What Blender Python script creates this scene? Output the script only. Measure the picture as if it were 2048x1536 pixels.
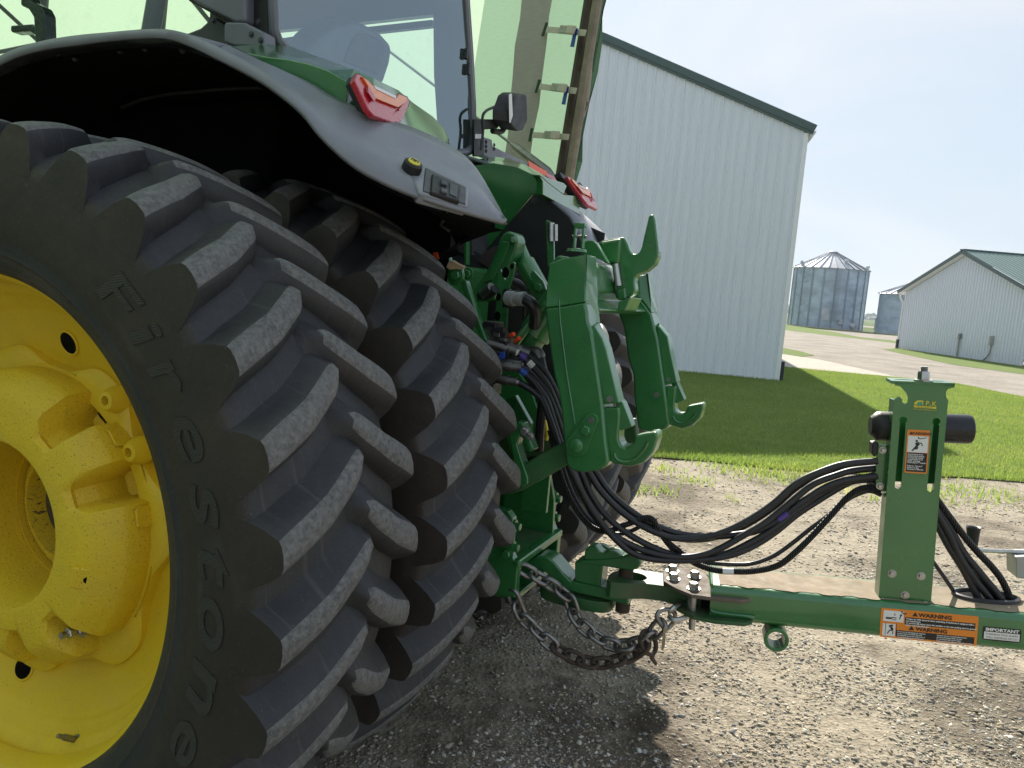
import bpy, bmesh, math, random
import numpy as np
from mathutils import Vector, Matrix

# ---------------------------------------------------------------- clear, camera, sky, sun, exposure
for o in list(bpy.data.objects): bpy.data.objects.remove(o, do_unlink=True)
scene = bpy.context.scene
COL = scene.collection
random.seed(7); RNG = np.random.default_rng(7)
rad = math.radians
PITCH, ROLL, FPX = rad(6.76), rad(4.55), 1581.0
CAMZ = 1.639
cF = Vector((0, math.cos(PITCH), -math.sin(PITCH)))
cR0, cU0 = Vector((1, 0, 0)), Vector((0, math.sin(PITCH), math.cos(PITCH)))
cR = cR0*math.cos(ROLL) + cU0*math.sin(ROLL)
cU = cU0*math.cos(ROLL) - cR0*math.sin(ROLL)
cd = bpy.data.cameras.new('camera'); cam = bpy.data.objects.new('camera', cd); COL.objects.link(cam)
cm = Matrix((cR, cU, -cF)).transposed().to_4x4(); cm.translation = (0, 0, CAMZ)
cam.matrix_world = cm
cd.sensor_fit = 'HORIZONTAL'; cd.sensor_width = 36; cd.lens = 36*FPX/2048
cd.clip_start = .05; cd.clip_end = 6000
scene.camera = cam
SUN_AZ, SUN_EL = 4.5, 34.0
w = bpy.data.worlds.new('World'); scene.world = w; w.use_nodes = True
nt = w.node_tree; nt.nodes.clear()
wo = nt.nodes.new('ShaderNodeOutputWorld'); bg = nt.nodes.new('ShaderNodeBackground'); sk = nt.nodes.new('ShaderNodeTexSky')
sk.sky_type = 'NISHITA'; sk.sun_disc = False; sk.sun_elevation = rad(SUN_EL); sk.sun_rotation = rad(SUN_AZ)
sk.air_density = 1.0; sk.dust_density = 1.5; sk.ozone_density = 1.5; sk.altitude = 200
bg.inputs[1].default_value = .15
# humid summer sky: the clear-sky gradient is evened out by haze, with faint high cloud
gm = nt.nodes.new('ShaderNodeGamma'); gm.inputs[1].default_value = .14; nt.links.new(sk.outputs[0], gm.inputs[0])
tcw = nt.nodes.new('ShaderNodeTexCoord'); mpw = nt.nodes.new('ShaderNodeMapping'); mpw.inputs['Scale'].default_value = (1, 1, 3.2); nt.links.new(tcw.outputs['Generated'], mpw.inputs[0])
nzw = nt.nodes.new('ShaderNodeTexNoise'); nzw.inputs['Scale'].default_value = 2.6; nzw.inputs['Detail'].default_value = 7; nzw.inputs['Roughness'].default_value = .55; nzw.inputs['Distortion'].default_value = .6; nt.links.new(mpw.outputs[0], nzw.inputs['Vector'])
rpw = nt.nodes.new('ShaderNodeValToRGB'); rpw.color_ramp.elements[0].position = .42; rpw.color_ramp.elements[0].color = (.85, .965, 1.09, 1); rpw.color_ramp.elements[1].position = .72; rpw.color_ramp.elements[1].color = (1.0, 1.04, 1.10, 1); nt.links.new(nzw.outputs['Fac'], rpw.inputs[0])
mlw = nt.nodes.new('ShaderNodeMix'); mlw.data_type = 'RGBA'; mlw.blend_type = 'MULTIPLY'; mlw.inputs[0].default_value = 1; nt.links.new(gm.outputs[0], mlw.inputs[6]); nt.links.new(rpw.outputs[0], mlw.inputs[7])
scw = nt.nodes.new('ShaderNodeVectorMath'); scw.operation = 'SCALE'; scw.inputs['Scale'].default_value = 2.1; nt.links.new(mlw.outputs[2], scw.inputs[0])
nt.links.new(scw.outputs[0], bg.inputs[0]); nt.links.new(bg.outputs[0], wo.inputs[0])
sd_ = bpy.data.lights.new('sun', 'SUN'); sun = bpy.data.objects.new('sun', sd_); COL.objects.link(sun)
sd_.energy = 4.3; sd_.angle = rad(.6); sd_.color = (1, .93, .82)
_az, _el = rad(SUN_AZ), rad(SUN_EL)
to_sun = Vector((math.sin(_az)*math.cos(_el), math.cos(_az)*math.cos(_el), math.sin(_el)))
sun.rotation_euler = to_sun.to_track_quat('Z', 'Y').to_euler(); sun.location = (0, 0, 30)
vs = scene.view_settings
vs.view_transform = 'Standard'; vs.look = 'None'; vs.gamma = 1; vs.use_curve_mapping = False; vs.exposure = 1.0
cy = scene.cycles
cy.max_bounces = 8; cy.diffuse_bounces = 4; cy.glossy_bounces = 4; cy.transmission_bounces = 6; cy.transparent_max_bounces = 10
cy.caustics_reflective = False; cy.caustics_refractive = False

# ---------------------------------------------------------------- survey helpers: a sight line from the tripod meets a known plane
CAMP = Vector((0, 0, CAMZ))
LO = Vector((-1.2824, 1.875, 0)); LYAW = rad(-22.78)          # tractor frame: x to its rear, y to its right, z up; origin under the left outer rim
LM = Matrix.Translation(LO) @ Matrix.Rotation(LYAW, 4, 'Z'); LMi = LM.inverted()
I4 = Matrix.Identity(4)
def ray(px, py): return cF + cR*((px-1024)/FPX) - cU*((py-768)/FPX)
def hit(px, py, p, n):
    d = ray(px, py); return CAMP + d*((p-CAMP).dot(n)/d.dot(n))
def PY(px, py, y):   # tractor coordinates on the plane y
    n = LM.to_3x3() @ Vector((0, 1, 0)); return LMi @ hit(px, py, LM @ Vector((0, y, 0)), n)
def PX(px, py, x):
    n = LM.to_3x3() @ Vector((1, 0, 0)); return LMi @ hit(px, py, LM @ Vector((x, 0, 0)), n)
def PZ(px, py, z=0.): return hit(px, py, Vector((0, 0, z)), Vector((0, 0, 1)))      # world
def WY(px, py, y): return hit(px, py, Vector((0, y, 0)), Vector((0, 1, 0)))

# ---------------------------------------------------------------- mesh helpers
class B:
    def __init__(s, M=I4): s.M = M; s.v = []; s.f = []; s.mi = []; s.cur = 0
    def add(s, vs, fs, mi=None):
        b = len(s.v); s.v += [s.M @ Vector(p) for p in vs]; s.f += [tuple(i+b for i in f) for f in fs]
        s.mi += [s.cur if mi is None else mi]*len(fs); return s
    def box(s, c, size, ax=None):
        hx, hy, hz = [q/2 for q in size]; A = ax or (Vector((1,0,0)), Vector((0,1,0)), Vector((0,0,1))); c = Vector(c)
        vs = [c + A[0]*x*hx + A[1]*y*hy + A[2]*z*hz for z in (-1,1) for y in (-1,1) for x in (-1,1)]
        return s.add(vs, [(0,2,3,1),(4,5,7,6),(0,1,5,4),(2,6,7,3),(0,4,6,2),(1,3,7,5)])
    def rng(s, lo, hi): return s.box([(a+b)/2 for a, b in zip(lo, hi)], [b-a for a, b in zip(lo, hi)])
    def beam(s, p, q, wd, ht, up=Vector((0,0,1))):
        p, q = Vector(p), Vector(q); d = (q-p); L = d.length; d.normalize(); sd = d.cross(up).normalized(); u = sd.cross(d)
        return s.box((p+q)/2, (L, wd, ht), (d, sd, u))
    def prism(s, pts, off):
        pts = [Vector(p) for p in pts]; off = Vector(off); n = len(pts)
        return s.add(pts + [p+off for p in pts], [tuple(range(n))[::-1], tuple(range(n, 2*n))] + [(i, (i+1) % n, n+(i+1) % n, n+i) for i in range(n)])
    def poly(s, pts): return s.add(pts, [tuple(range(len(pts)))])
    def loft(s, rings, closed=True, caps=True):
        m = len(rings[0]); b = [p for r in rings for p in r]; fs = []
        for i in range(len(rings)-1):
            for j in range(m if closed else m-1):
                k = (j+1) % m; fs.append((i*m+j, i*m+k, (i+1)*m+k, (i+1)*m+j))
        if caps and closed: fs += [tuple(range(m))[::-1], tuple(range((len(rings)-1)*m, len(rings)*m))]
        return s.add(b, fs)
    def tube(s, path, r, n=10, caps=True):
        P = [Vector(p) for p in path]; N = len(P); rr = r if isinstance(r, (list, tuple)) else [r]*N
        T = [(P[min(i+1, N-1)]-P[max(i-1, 0)]).normalized() for i in range(N)]
        a = T[0].orthogonal().normalized(); rings = []
        for i in range(N):
            a = (a - T[i]*a.dot(T[i])).normalized(); b_ = T[i].cross(a)
            rings.append([P[i] + (a*math.cos(t)+b_*math.sin(t))*rr[i] for t in [2*math.pi*k/n for k in range(n)]])
        return s.loft(rings, True, caps)
    def cyl(s, p, q, r, r2=None, n=20): return s.tube([p, q], [r, r if r2 is None else r2], n)
    def ring(s, path, r, n=8):          # closed tube
        P = [Vector(p) for p in path]; N = len(P); nm = (P[N//3]-P[0]).cross(P[2*N//3]-P[0]).normalized(); rings = []
        for i in range(N):
            t = (P[(i+1) % N]-P[i-1]).normalized(); a = nm; b_ = t.cross(a)
            rings.append([P[i] + (a*math.cos(q)+b_*math.sin(q))*r for q in [2*math.pi*k/n for k in range(n)]])
        return s.loft(rings+[rings[0]], True, False)
    def rev(s, prof, o, ax, n=48, a0=0, a1=2*math.pi, rfun=None, mi=None):    # prof: (along, radius)
        o = Vector(o); ax = Vector(ax).normalized(); e = ax.orthogonal().normalized()
        if abs(ax.z) < .9: e = (Vector((0,0,1)) - ax*ax.z).normalized()
        g = ax.cross(e); m = len(prof); full = abs(a1-a0-2*math.pi) < 1e-6; vs = []; K = n if full else n+1
        for i in range(K):
            t = a0 + (a1-a0)*i/n; d = e*math.cos(t)+g*math.sin(t)
            for k, (al, r) in enumerate(prof): vs.append(o + ax*al + d*(r if rfun is None else rfun(k, r, t)))
        fs = [((i*m+k), (i*m+k+1), (((i+1) % K)*m+k+1), (((i+1) % K)*m+k)) for i in range(n) for k in range(m-1)]
        return s.add(vs, fs, mi)
    def bolt(s, p, d, r=.012, h=.009, washer=True, n=6, rot=0):
        p = Vector(p); d = Vector(d).normalized(); a = d.orthogonal().normalized(); b_ = d.cross(a)
        if washer: s.tube([p, p+d*r*.22], r*1.45, 16); p = p+d*r*.22
        R = lambda q, z: [p+d*z+(a*math.cos(t+rot)+b_*math.sin(t+rot))*q for t in [2*math.pi*k/n for k in range(n)]]
        return s.loft([R(r, 0), R(r, h*.8), R(r*.84, h)])

WMX = {}
def wmat(o): return WMX.get(o.name, I4)
def thing(name, label, cat, M=I4, group=None, parent=None):
    o = bpy.data.objects.new(name, None); COL.objects.link(o); o.empty_display_size = .1
    if parent is not None: o.parent = parent; o.matrix_local = wmat(parent).inverted() @ M
    else: o.matrix_world = M
    WMX[o.name] = M.copy()
    if label: o['label'] = label
    if cat: o['category'] = cat
    if group: o['group'] = group
    return o
def tag(o, label=None, cat=None, group=None, kind=None):
    for k, v in (('label', label), ('category', cat), ('group', group), ('kind', kind)):
        if v: o[k] = v
    return o
def at(x, y, z=0): return Matrix.Translation((x, y, z))
def Lat(x, y, z=0): return Matrix.Translation(LM @ Vector((x, y, z))) @ Matrix.Rotation(LYAW, 4, 'Z')
def link(name, me, parent=None, M=None):
    o = bpy.data.objects.new(name, me); COL.objects.link(o)
    if parent is not None: o.parent = parent; o.matrix_local = I4 if M is None else wmat(parent).inverted() @ M; WMX[o.name] = M.copy() if M is not None else wmat(parent).copy()
    elif M is not None: o.matrix_world = M; WMX[o.name] = M.copy()
    return o
def ob(name, b, mats, parent=None, M=None, bevel=0, seg=2, smooth=35, sub=0):
    """verts of b are world; M = own matrix (defaults to the parent's)"""
    W = M if M is not None else (wmat(parent) if parent is not None else I4); Wi = W.inverted()
    me = bpy.data.meshes.new(name); me.from_pydata([Wi @ v for v in b.v], [], b.f); me.update()
    mats = mats if isinstance(mats, (list, tuple)) else [mats]
    for m in mats: me.materials.append(m)
    if len(mats) > 1: me.polygons.foreach_set('material_index', b.mi)
    bm = bmesh.new(); bm.from_mesh(me); bmesh.ops.remove_doubles(bm, verts=bm.verts, dist=1e-5); bmesh.ops.recalc_face_normals(bm, faces=bm.faces); bm.to_mesh(me); bm.free()
    if smooth:
        me.polygons.foreach_set('use_smooth', [True]*len(me.polygons)); me.set_sharp_from_angle(angle=rad(smooth))
    o = link(name, me, parent, W)
    if bevel:
        md = o.modifiers.new('bevel', 'BEVEL'); md.width = bevel; md.segments = seg; md.limit_method = 'ANGLE'; md.angle_limit = rad(32); md.harden_normals = True
    if sub:
        md = o.modifiers.new('sub', 'SUBSURF'); md.levels = sub; md.render_levels = sub
    return o
def each(name, items, mats, parent, **k):
    for bb in items: ob(name, bb, mats, parent, **k)
def bolts(name, specs, mats, parent, M=None):
    """one object per bolt: (p, d, r, h[, washer])"""
    for sp in specs:
        bb = B(M if M is not None else LM); bb.bolt(*sp); ob(name, bb, mats, parent, smooth=30)
def spline(pts, n=8):
    P = [Vector(p) for p in pts]; out = []
    for i in range(len(P)-1):
        a, b_, c, d = P[max(i-1, 0)], P[i], P[i+1], P[min(i+2, len(P)-1)]
        for k in range(n):
            t = k/n; out.append(.5*((2*b_)+(c-a)*t+(2*a-5*b_+4*c-d)*t*t+(3*b_-a-3*c+d)*t**3))
    return out+[P[-1]]
def npmesh(name, V, F, mats, midx=None):
    me = bpy.data.meshes.new(name); nf, k = F.shape
    me.vertices.add(len(V)); me.vertices.foreach_set('co', V.astype(np.float32).ravel())
    me.loops.add(nf*k); me.loops.foreach_set('vertex_index', F.astype(np.int32).ravel())
    me.polygons.add(nf); me.polygons.foreach_set('loop_start', np.arange(0, nf*k, k, dtype=np.int32))
    for m in mats: me.materials.append(m)
    if midx is not None: me.polygons.foreach_set('material_index', midx.astype(np.int32))
    me.update(calc_edges=True); me.validate(); return me
_fonts = {}
def text_mesh(txt, size, M, align='LEFT', bold=0., res=2, xs=1., spacing=1., line=1., shear=0):
    """flat lettering as mesh data (verts list, faces) in matrix M's xy plane"""
    cu = bpy.data.curves.new('t', 'FONT'); cu.body = txt; cu.size = size; cu.align_x = align; cu.resolution_u = res; cu.offset = bold
    cu.space_character = spacing; cu.space_line = line; cu.shear = shear; cu.fill_mode = 'FRONT'
    o = bpy.data.objects.new('t', cu); COL.objects.link(o)
    me = o.to_mesh(); V = [M @ Vector((v.co.x*xs, v.co.y, 0)) for v in me.vertices]; F = [tuple(p.vertices) for p in me.polygons]
    o.to_mesh_clear(); bpy.data.objects.remove(o); bpy.data.curves.remove(cu); return V, F

# ---------------------------------------------------------------- materials
def newmat(name):
    m = bpy.data.materials.new(name); m.use_nodes = True; n = m.node_tree; return m, n, n.nodes['Principled BSDF']
def nd(n, t, **k):
    x = n.nodes.new('ShaderNode'+t)
    for a, v in k.items(): setattr(x, a, v)
    return x
def coords(n, scale=None, kind='Object'):
    c = nd(n, 'TexCoord').outputs[kind]
    if scale is None: return c
    mp = nd(n, 'Mapping'); n.links.new(c, mp.inputs[0]); mp.inputs['Scale'].default_value = scale if isinstance(scale, tuple) else (scale,)*3; return mp.outputs[0]
def noise(n, vec, scale, detail=4, rough=.6, dist=0):
    x = nd(n, 'TexNoise'); n.links.new(vec, x.inputs['Vector']); x.inputs['Scale'].default_value = scale; x.inputs['Detail'].default_value = detail
    x.inputs['Roughness'].default_value = rough; x.inputs['Distortion'].default_value = dist; return x.outputs['Fac']
def ramp(n, fac, stops):
    x = nd(n, 'ValToRGB'); n.links.new(fac, x.inputs[0]); e = x.color_ramp.elements
    while len(e) < len(stops): e.new(.5)
    for q, (p, c) in zip(e, stops): q.position = p; q.color = (*c, 1) if len(c) == 3 else c
    return x.outputs[0]
def mixc(n, fac, a, b, mode='MIX'):
    x = nd(n, 'Mix', data_type='RGBA', blend_type=mode)
    if isinstance(fac, (int, float)): x.inputs[0].default_value = fac
    else: n.links.new(fac, x.inputs[0])
    for s, v in ((6, a), (7, b)):
        if isinstance(v, tuple): x.inputs[s].default_value = (*v, 1)
        else: n.links.new(v, x.inputs[s])
    return x.outputs[2]
def bump(n, p, h, strength=.3, dist=.01, prev=None):
    x = nd(n, 'Bump'); x.inputs['Strength'].default_value = strength; x.inputs['Distance'].default_value = dist; n.links.new(h, x.inputs['Height'])
    if prev is not None: n.links.new(prev, x.inputs['Normal'])
    n.links.new(x.outputs[0], p.inputs['Normal']); return x.outputs[0]
def math_(n, op, a, b=None):
    x = nd(n, 'Math', operation=op)
    for i, v in enumerate((a, b)):
        if v is None: continue
        if isinstance(v, (int, float)): x.inputs[i].default_value = v
        else: n.links.new(v, x.inputs[i])
    return x.outputs[0]
def mat(name, col, rough=.5, metal=0, var=.12, vs_=6., bmp=0, bs=80., dirt=None, dirt_amt=.0, spec=.5, rvar=.1, coat=0, kind='Object', ds=5.):
    m, n, p = newmat(name); c = coords(n, None, kind)
    f = noise(n, c, vs_, 5)
    lo = tuple(max(0, q*(1-var)) for q in col); hi = tuple(min(1, q*(1+var)) for q in col)
    colr = ramp(n, f, [(.3, lo), (.7, hi)])
    if dirt:
        d = noise(n, c, ds, 8, .7); dm = ramp(n, d, [(.62-dirt_amt*.4, (0,0,0)), (.75, (dirt_amt*2 if dirt_amt < .5 else 1,)*3)])
        colr = mixc(n, dm, colr, dirt)
    n.links.new(colr, p.inputs['Base Color'])
    r = ramp(n, noise(n, c, vs_*3, 4), [(.3, (max(0, rough-rvar),)*3), (.7, (min(1, rough+rvar),)*3)]); n.links.new(r, p.inputs['Roughness'])
    p.inputs['Metallic'].default_value = metal; p.inputs['Specular IOR Level'].default_value = spec; p.inputs['Coat Weight'].default_value = coat
    if coat: p.inputs['Coat Roughness'].default_value = .12; p.inputs['Coat IOR'].default_value = 1.85
    if bmp: bump(n, p, noise(n, c, bs, 3), bmp, .004)
    return m
m_green = mat('green_paint', (.028, .165, .042), .33, 0, .14, 5, .10, 160, (.12, .11, .075), .12, coat=.5)
m_green_cast = mat('green_cast_paint', (.028, .165, .042), .36, 0, .14, 6, .30, 260, (.11, .10, .07), .2, coat=.5)
m_green_dirty = mat('green_paint_dusty', (.026, .11, .032), .5, 0, .25, 8, .15, 120, (.13, .105, .07), .42)
m_body = mat('green_body_panel', (.030, .165, .042), .2, 0, .05, 3, 0, 1, (.20, .19, .14), .10, coat=.9)
def yellow(name, rough, speck, chip, cast=0.):
    m, n, p = newmat(name); c = coords(n)
    col = ramp(n, noise(n, c, 4, 5), [(.3, (.76, .52, .022)), (.7, (.82, .58, .030))])
    dust = ramp(n, noise(n, c, 7, 8, .7), [(.45, (0,)*3), (.75, (.3,)*3)]); col = mixc(n, dust, col, (.55, .40, .10))
    sp = ramp(n, noise(n, c, 260, 2, .5), [(.72-speck, (0,)*3), (.75-speck*.8, (.8,)*3)]); col = mixc(n, sp, col, (.10, .065, .02))
    ch = ramp(n, noise(n, coords(n, (7, 7, 18)), 2.4, 9, .72, 1.2), [(.715-chip, (0,)*3), (.73-chip, (1,)*3)]); col = mixc(n, ch, col, (.085, .06, .045))
    sc = ramp(n, noise(n, coords(n, (60, 60, 4)), 1, 6, .7), [(.70, (0,)*3), (.74, (.7,)*3)]); col = mixc(n, math_(n, 'MULTIPLY', sc, .5+chip*4), col, (.16, .11, .04))
    n.links.new(col, p.inputs['Base Color']); p.inputs['Roughness'].default_value = rough; p.inputs['Specular IOR Level'].default_value = .4
    h = bump(n, p, noise(n, c, 120, 4, .6), .04+cast, .004); bump(n, p, noise(n, c, 30, 3), .05+cast*.3, .006, h); return m
m_yellow = yellow('yellow_paint', .42, .03, .02)
m_yellow_worn = yellow('worn_yellow_paint', .5, .10, .13)
m_yellow_cast = yellow('yellow_cast_paint', .5, .075, .0, .4)
m_black = mat('black_plastic', (.012, .012, .013), .5, 0, .2, 8, .05, 150)
m_blackgl = mat('black_glossy_plastic', (.010, .011, .014), .28, 0, .2, 8, .02, 90)
m_fender = mat('grey_fender_plastic', (.215, .225, .25), .36, 0, .10, 6, .08, 500, (.27, .26, .235), .14)
m_fendlip = mat('brown_grey_fender_edge', (.13, .118, .108), .5, 0, .15, 7, .1, 300, (.16, .14, .11), .1)
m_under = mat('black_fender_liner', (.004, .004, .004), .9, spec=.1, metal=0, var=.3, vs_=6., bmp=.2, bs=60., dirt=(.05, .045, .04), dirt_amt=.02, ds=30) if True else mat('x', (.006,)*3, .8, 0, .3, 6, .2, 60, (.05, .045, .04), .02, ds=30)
m_grey = mat('grey_painted_metal', (.16, .165, .19), .4, 0, .08, 6, .04, 120)
m_coupler = mat('oily_coupler_steel', (.17, .165, .155), .45, .85, .2, 30, .1, 90, (.06, .05, .04), .3)
m_galvgrey = mat('pale_galvanised_tube', (.42, .42, .41), .45, .3, .1, 12, .1, 60)
m_greydk = mat('dark_grey_metal', (.05, .052, .06), .42, 0, .1, 6, .04, 120)
m_steel = mat('zinc_plated_steel', (.48, .475, .45), .38, 1, .12, 25, .1, 90, (.30, .24, .15), .08)
m_steeldk = mat('dull_steel', (.30, .29, .28), .45, 1, .2, 25, .15, 90, (.14, .09, .05), .2)
m_rust = mat('rusty_steel', (.085, .062, .048), .75, .3, .3, 30, .4, 120, (.13, .08, .05), .3, ds=25)
m_hose = mat('hose_rubber', (.016, .016, .019), .42, 0, .2, 10, .05, 200, (.10, .095, .085), .05)
m_white = mat('white_print', (.78, .78, .76), .45, 0, .03)
m_orange = mat('orange_decal', (.80, .25, .025), .4, 0, .04)
m_ink = mat('black_print', (.014, .013, .013), .45, 0, .1)
m_blue = mat('blue_plastic', (.02, .07, .35), .4)
m_purple = mat('purple_tape', (.09, .05, .28), .45)
m_tape = mat('white_tape', (.62, .60, .55), .6, 0, .1)
m_redor = mat('red_orange_reflective', (.85, .10, .03), .35, 0, .05)
m_pkyel = mat('yellow_logo_print', (.75, .62, .05), .4, 0, .04)
m_pkteal = mat('teal_logo_print', (.05, .35, .22), .4, 0, .04)
m_tan = mat('dry_leaf', (.42, .30, .18), .8, 0, .25, 40, .3, 60)
def lens(name, col):
    m, n, p = newmat(name); c = coords(n)
    v = nd(n, 'TexVoronoi'); v.inputs['Scale'].default_value = 120; n.links.new(c, v.inputs['Vector'])
    n.links.new(mixc(n, .35, col, ramp(n, v.outputs['Distance'], [(.0, tuple(q*.35 for q in col)), (.6, tuple(min(1, q*1.5) for q in col))])), p.inputs['Base Color'])
    p.inputs['Roughness'].default_value = .16; p.inputs['Coat Weight'].default_value = .6; bump(n, p, v.outputs['Distance'], .25, .004); return m
m_red = lens('red_lens', (.42, .012, .025)); m_amber = lens('amber_lens', (.75, .18, .02))
def glassmat(name, tint, refl, rough=.0, dirt=.03):
    m, n, p = newmat(name); n.nodes.remove(p); out = n.nodes['Material Output']
    tr = nd(n, 'BsdfTransparent'); tr.inputs[0].default_value = (*tint, 1)
    gl = nd(n, 'BsdfGlossy'); gl.inputs['Roughness'].default_value = rough; gl.inputs[0].default_value = (.80, .92, 1, 1)
    fr = nd(n, 'LayerWeight'); fr.inputs[0].default_value = .5
    f = math_(n, 'ADD', math_(n, 'MULTIPLY', math_(n, 'POWER', fr.outputs['Facing'], 5.), .45), refl)
    mx = nd(n, 'MixShader'); n.links.new(f, mx.inputs[0]); n.links.new(tr.outputs[0], mx.inputs[1]); n.links.new(gl.outputs[0], mx.inputs[2])
    df = nd(n, 'BsdfDiffuse'); df.inputs[0].default_value = (.5, .5, .46, 1)
    d = ramp(n, noise(n, coords(n), 14, 8, .75), [(.55, (0,)*3), (.8, (dirt*4,)*3)]); d2 = math_(n, 'ADD', d, dirt*.3)
    m2 = nd(n, 'MixShader'); n.links.new(d2, m2.inputs[0]); n.links.new(mx.outputs[0], m2.inputs[1]); n.links.new(df.outputs[0], m2.inputs[2])
    n.links.new(m2.outputs[0], out.inputs[0]); return m
m_glass = glassmat('tinted_rear_glass', (.84, .95, .94), .24)
m_sglass = glassmat('side_window_glass', (.90, .97, .92), .02)
# ---------------------------------------------------------------- terrain
_NG = RNG.random((64, 64))
def vnoise(x, y, s):
    x = np.asarray(x)/s+17.3; y = np.asarray(y)/s+9.1; xi = np.floor(x).astype(int); yi = np.floor(y).astype(int); fx = x-xi; fy = y-yi
    fx = fx*fx*(3-2*fx); fy = fy*fy*(3-2*fy); g = lambda a, b: _NG[a % 64, b % 64]
    return (g(xi, yi)*(1-fx)+g(xi+1, yi)*fx)*(1-fy)+(g(xi, yi+1)*(1-fx)+g(xi+1, yi+1)*fx)*fy-.5
def gh(x, y):
    """height of the gravel yard: fine lumps, fading out beyond the tractor"""
    x = np.asarray(x, float); y = np.asarray(y, float)
    fade = np.clip((9.5-y)/4, 0, 1)*np.clip((x+4)/2, 0, 1)*np.clip((8-x)/3, 0, 1)*np.clip((y+1)/1, 0, 1)
    h = vnoise(x, y, .9)*.03+vnoise(x+3, y, .33)*.016+vnoise(x, y+5, .13)*.012+vnoise(x, y, .055)*.009
    ruts = np.clip(vnoise(x*1.3+y*.9, y*.25, .22), 0, .5)*np.clip(1-((x-1.75)/.55)**2, 0, 1)*np.clip(1-((y-2.1)/.6)**2, 0, 1)*.07
    return (h+ruts)*fade-.004*fade
def m_gravel_make():
    m, n, p = newmat('crushed_gravel'); c = coords(n)
    v = nd(n, 'TexVoronoi'); v.inputs['Scale'].default_value = 62; n.links.new(c, v.inputs['Vector'])
    v2 = nd(n, 'TexVoronoi'); v2.inputs['Scale'].default_value = 24; n.links.new(c, v2.inputs['Vector'])
    stone = ramp(n, v.outputs['Color'], [(0, (.15, .13, .10)), (.35, (.29, .25, .19)), (.7, (.38, .33, .25)), (1, (.52, .47, .39))])
    dirt = ramp(n, noise(n, c, 3.2, 6, .7), [(.3, (.23, .19, .14)), (.5, (.34, .29, .22)), (.72, (.41, .355, .275))])
    col = mixc(n, .5, stone, dirt)
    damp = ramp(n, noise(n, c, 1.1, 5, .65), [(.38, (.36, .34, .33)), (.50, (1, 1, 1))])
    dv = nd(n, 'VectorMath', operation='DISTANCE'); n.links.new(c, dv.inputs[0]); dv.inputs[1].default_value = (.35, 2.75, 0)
    damp_shade = ramp(n, math_(n, 'ADD', math_(n, 'MULTIPLY', dv.outputs['Value'], .55), noise(n, c, 5, 6, .7)), [(.62, (.42, .40, .40)), (.86, (1, 1, 1))])  # local dark patch: damp gravel, with deeper tractor shadow painted into the colour
    col = mixc(n, .8, col, damp, 'MULTIPLY'); col = mixc(n, 1, col, damp_shade, 'MULTIPLY'); n.links.new(col, p.inputs['Base Color'])
    p.inputs['Roughness'].default_value = .95; p.inputs['Specular IOR Level'].default_value = .15
    h = mixc(n, .5, v.outputs['Distance'], v2.outputs['Distance']); bump(n, p, h, .8, .012); return m
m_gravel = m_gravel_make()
def axis_vals(lo, hi, step, far): 
    a = list(np.arange(lo, hi+step/2, step)); k = step
    r = []; x = a[-1]
    while x < far: k = min(k*1.5, 30); x += k; r.append(x)
    l = []; x = a[0]; k = step
    while x > -far: k = min(k*1.5, 30); x -= k; l.append(x)
    return np.array(l[::-1]+a+r)
gx = axis_vals(-.9, 3.4, .022, 60); gy = axis_vals(1.7, 8.6, .03, 90)
gy = gy[gy > -25]
X, Y = np.meshgrid(gx, gy); Zg = gh(X, Y)
V = np.stack([X, Y, Zg], -1).reshape(-1, 3); ny, nx = X.shape
q = (np.arange(ny-1)[:, None]*nx+np.arange(nx-1)[None]).ravel(); F = np.stack([q, q+1, q+nx+1, q+nx], 1)
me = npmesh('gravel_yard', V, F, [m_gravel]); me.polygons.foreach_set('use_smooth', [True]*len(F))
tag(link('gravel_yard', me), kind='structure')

def ground_mat(name, stops, scale, bs=60, rough=.95, bstr=.5):
    m, n, p = newmat(name); c = coords(n)
    a = noise(n, c, scale, 8, .7); col = ramp(n, a, stops); fine = noise(n, c, bs, 4, .7)
    col = mixc(n, .55, col, ramp(n, fine, [(.3, (.35,)*3), (.7, (1,)*3)]), 'MULTIPLY'); n.links.new(col, p.inputs['Base Color'])
    p.inputs['Roughness'].default_value = rough; p.inputs['Specular IOR Level'].default_value = .1; bump(n, p, fine, bstr, .02); return m
m_lawn = ground_mat('lawn_turf', [(.3, (.135, .20, .05)), (.55, (.17, .235, .06)), (.75, (.21, .265, .08))], 1.6, 55)
m_fieldg = ground_mat('far_field_crop', [(.3, (.07, .12, .03)), (.7, (.11, .16, .045))], .05, 3)
m_conc = ground_mat('pale_concrete', [(.3, (.50, .45, .38)), (.7, (.60, .55, .47))], .8, 8, .9, .1)
m_road = ground_mat('gravel_road', [(.3, (.24, .215, .18)), (.5, (.36, .32, .27)), (.7, (.45, .41, .35))], .6, 9)
m_ash = ground_mat('grey_gravel_strip', [(.3, (.13, .13, .13)), (.7, (.22, .215, .20))], 1.5, 40)

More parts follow.
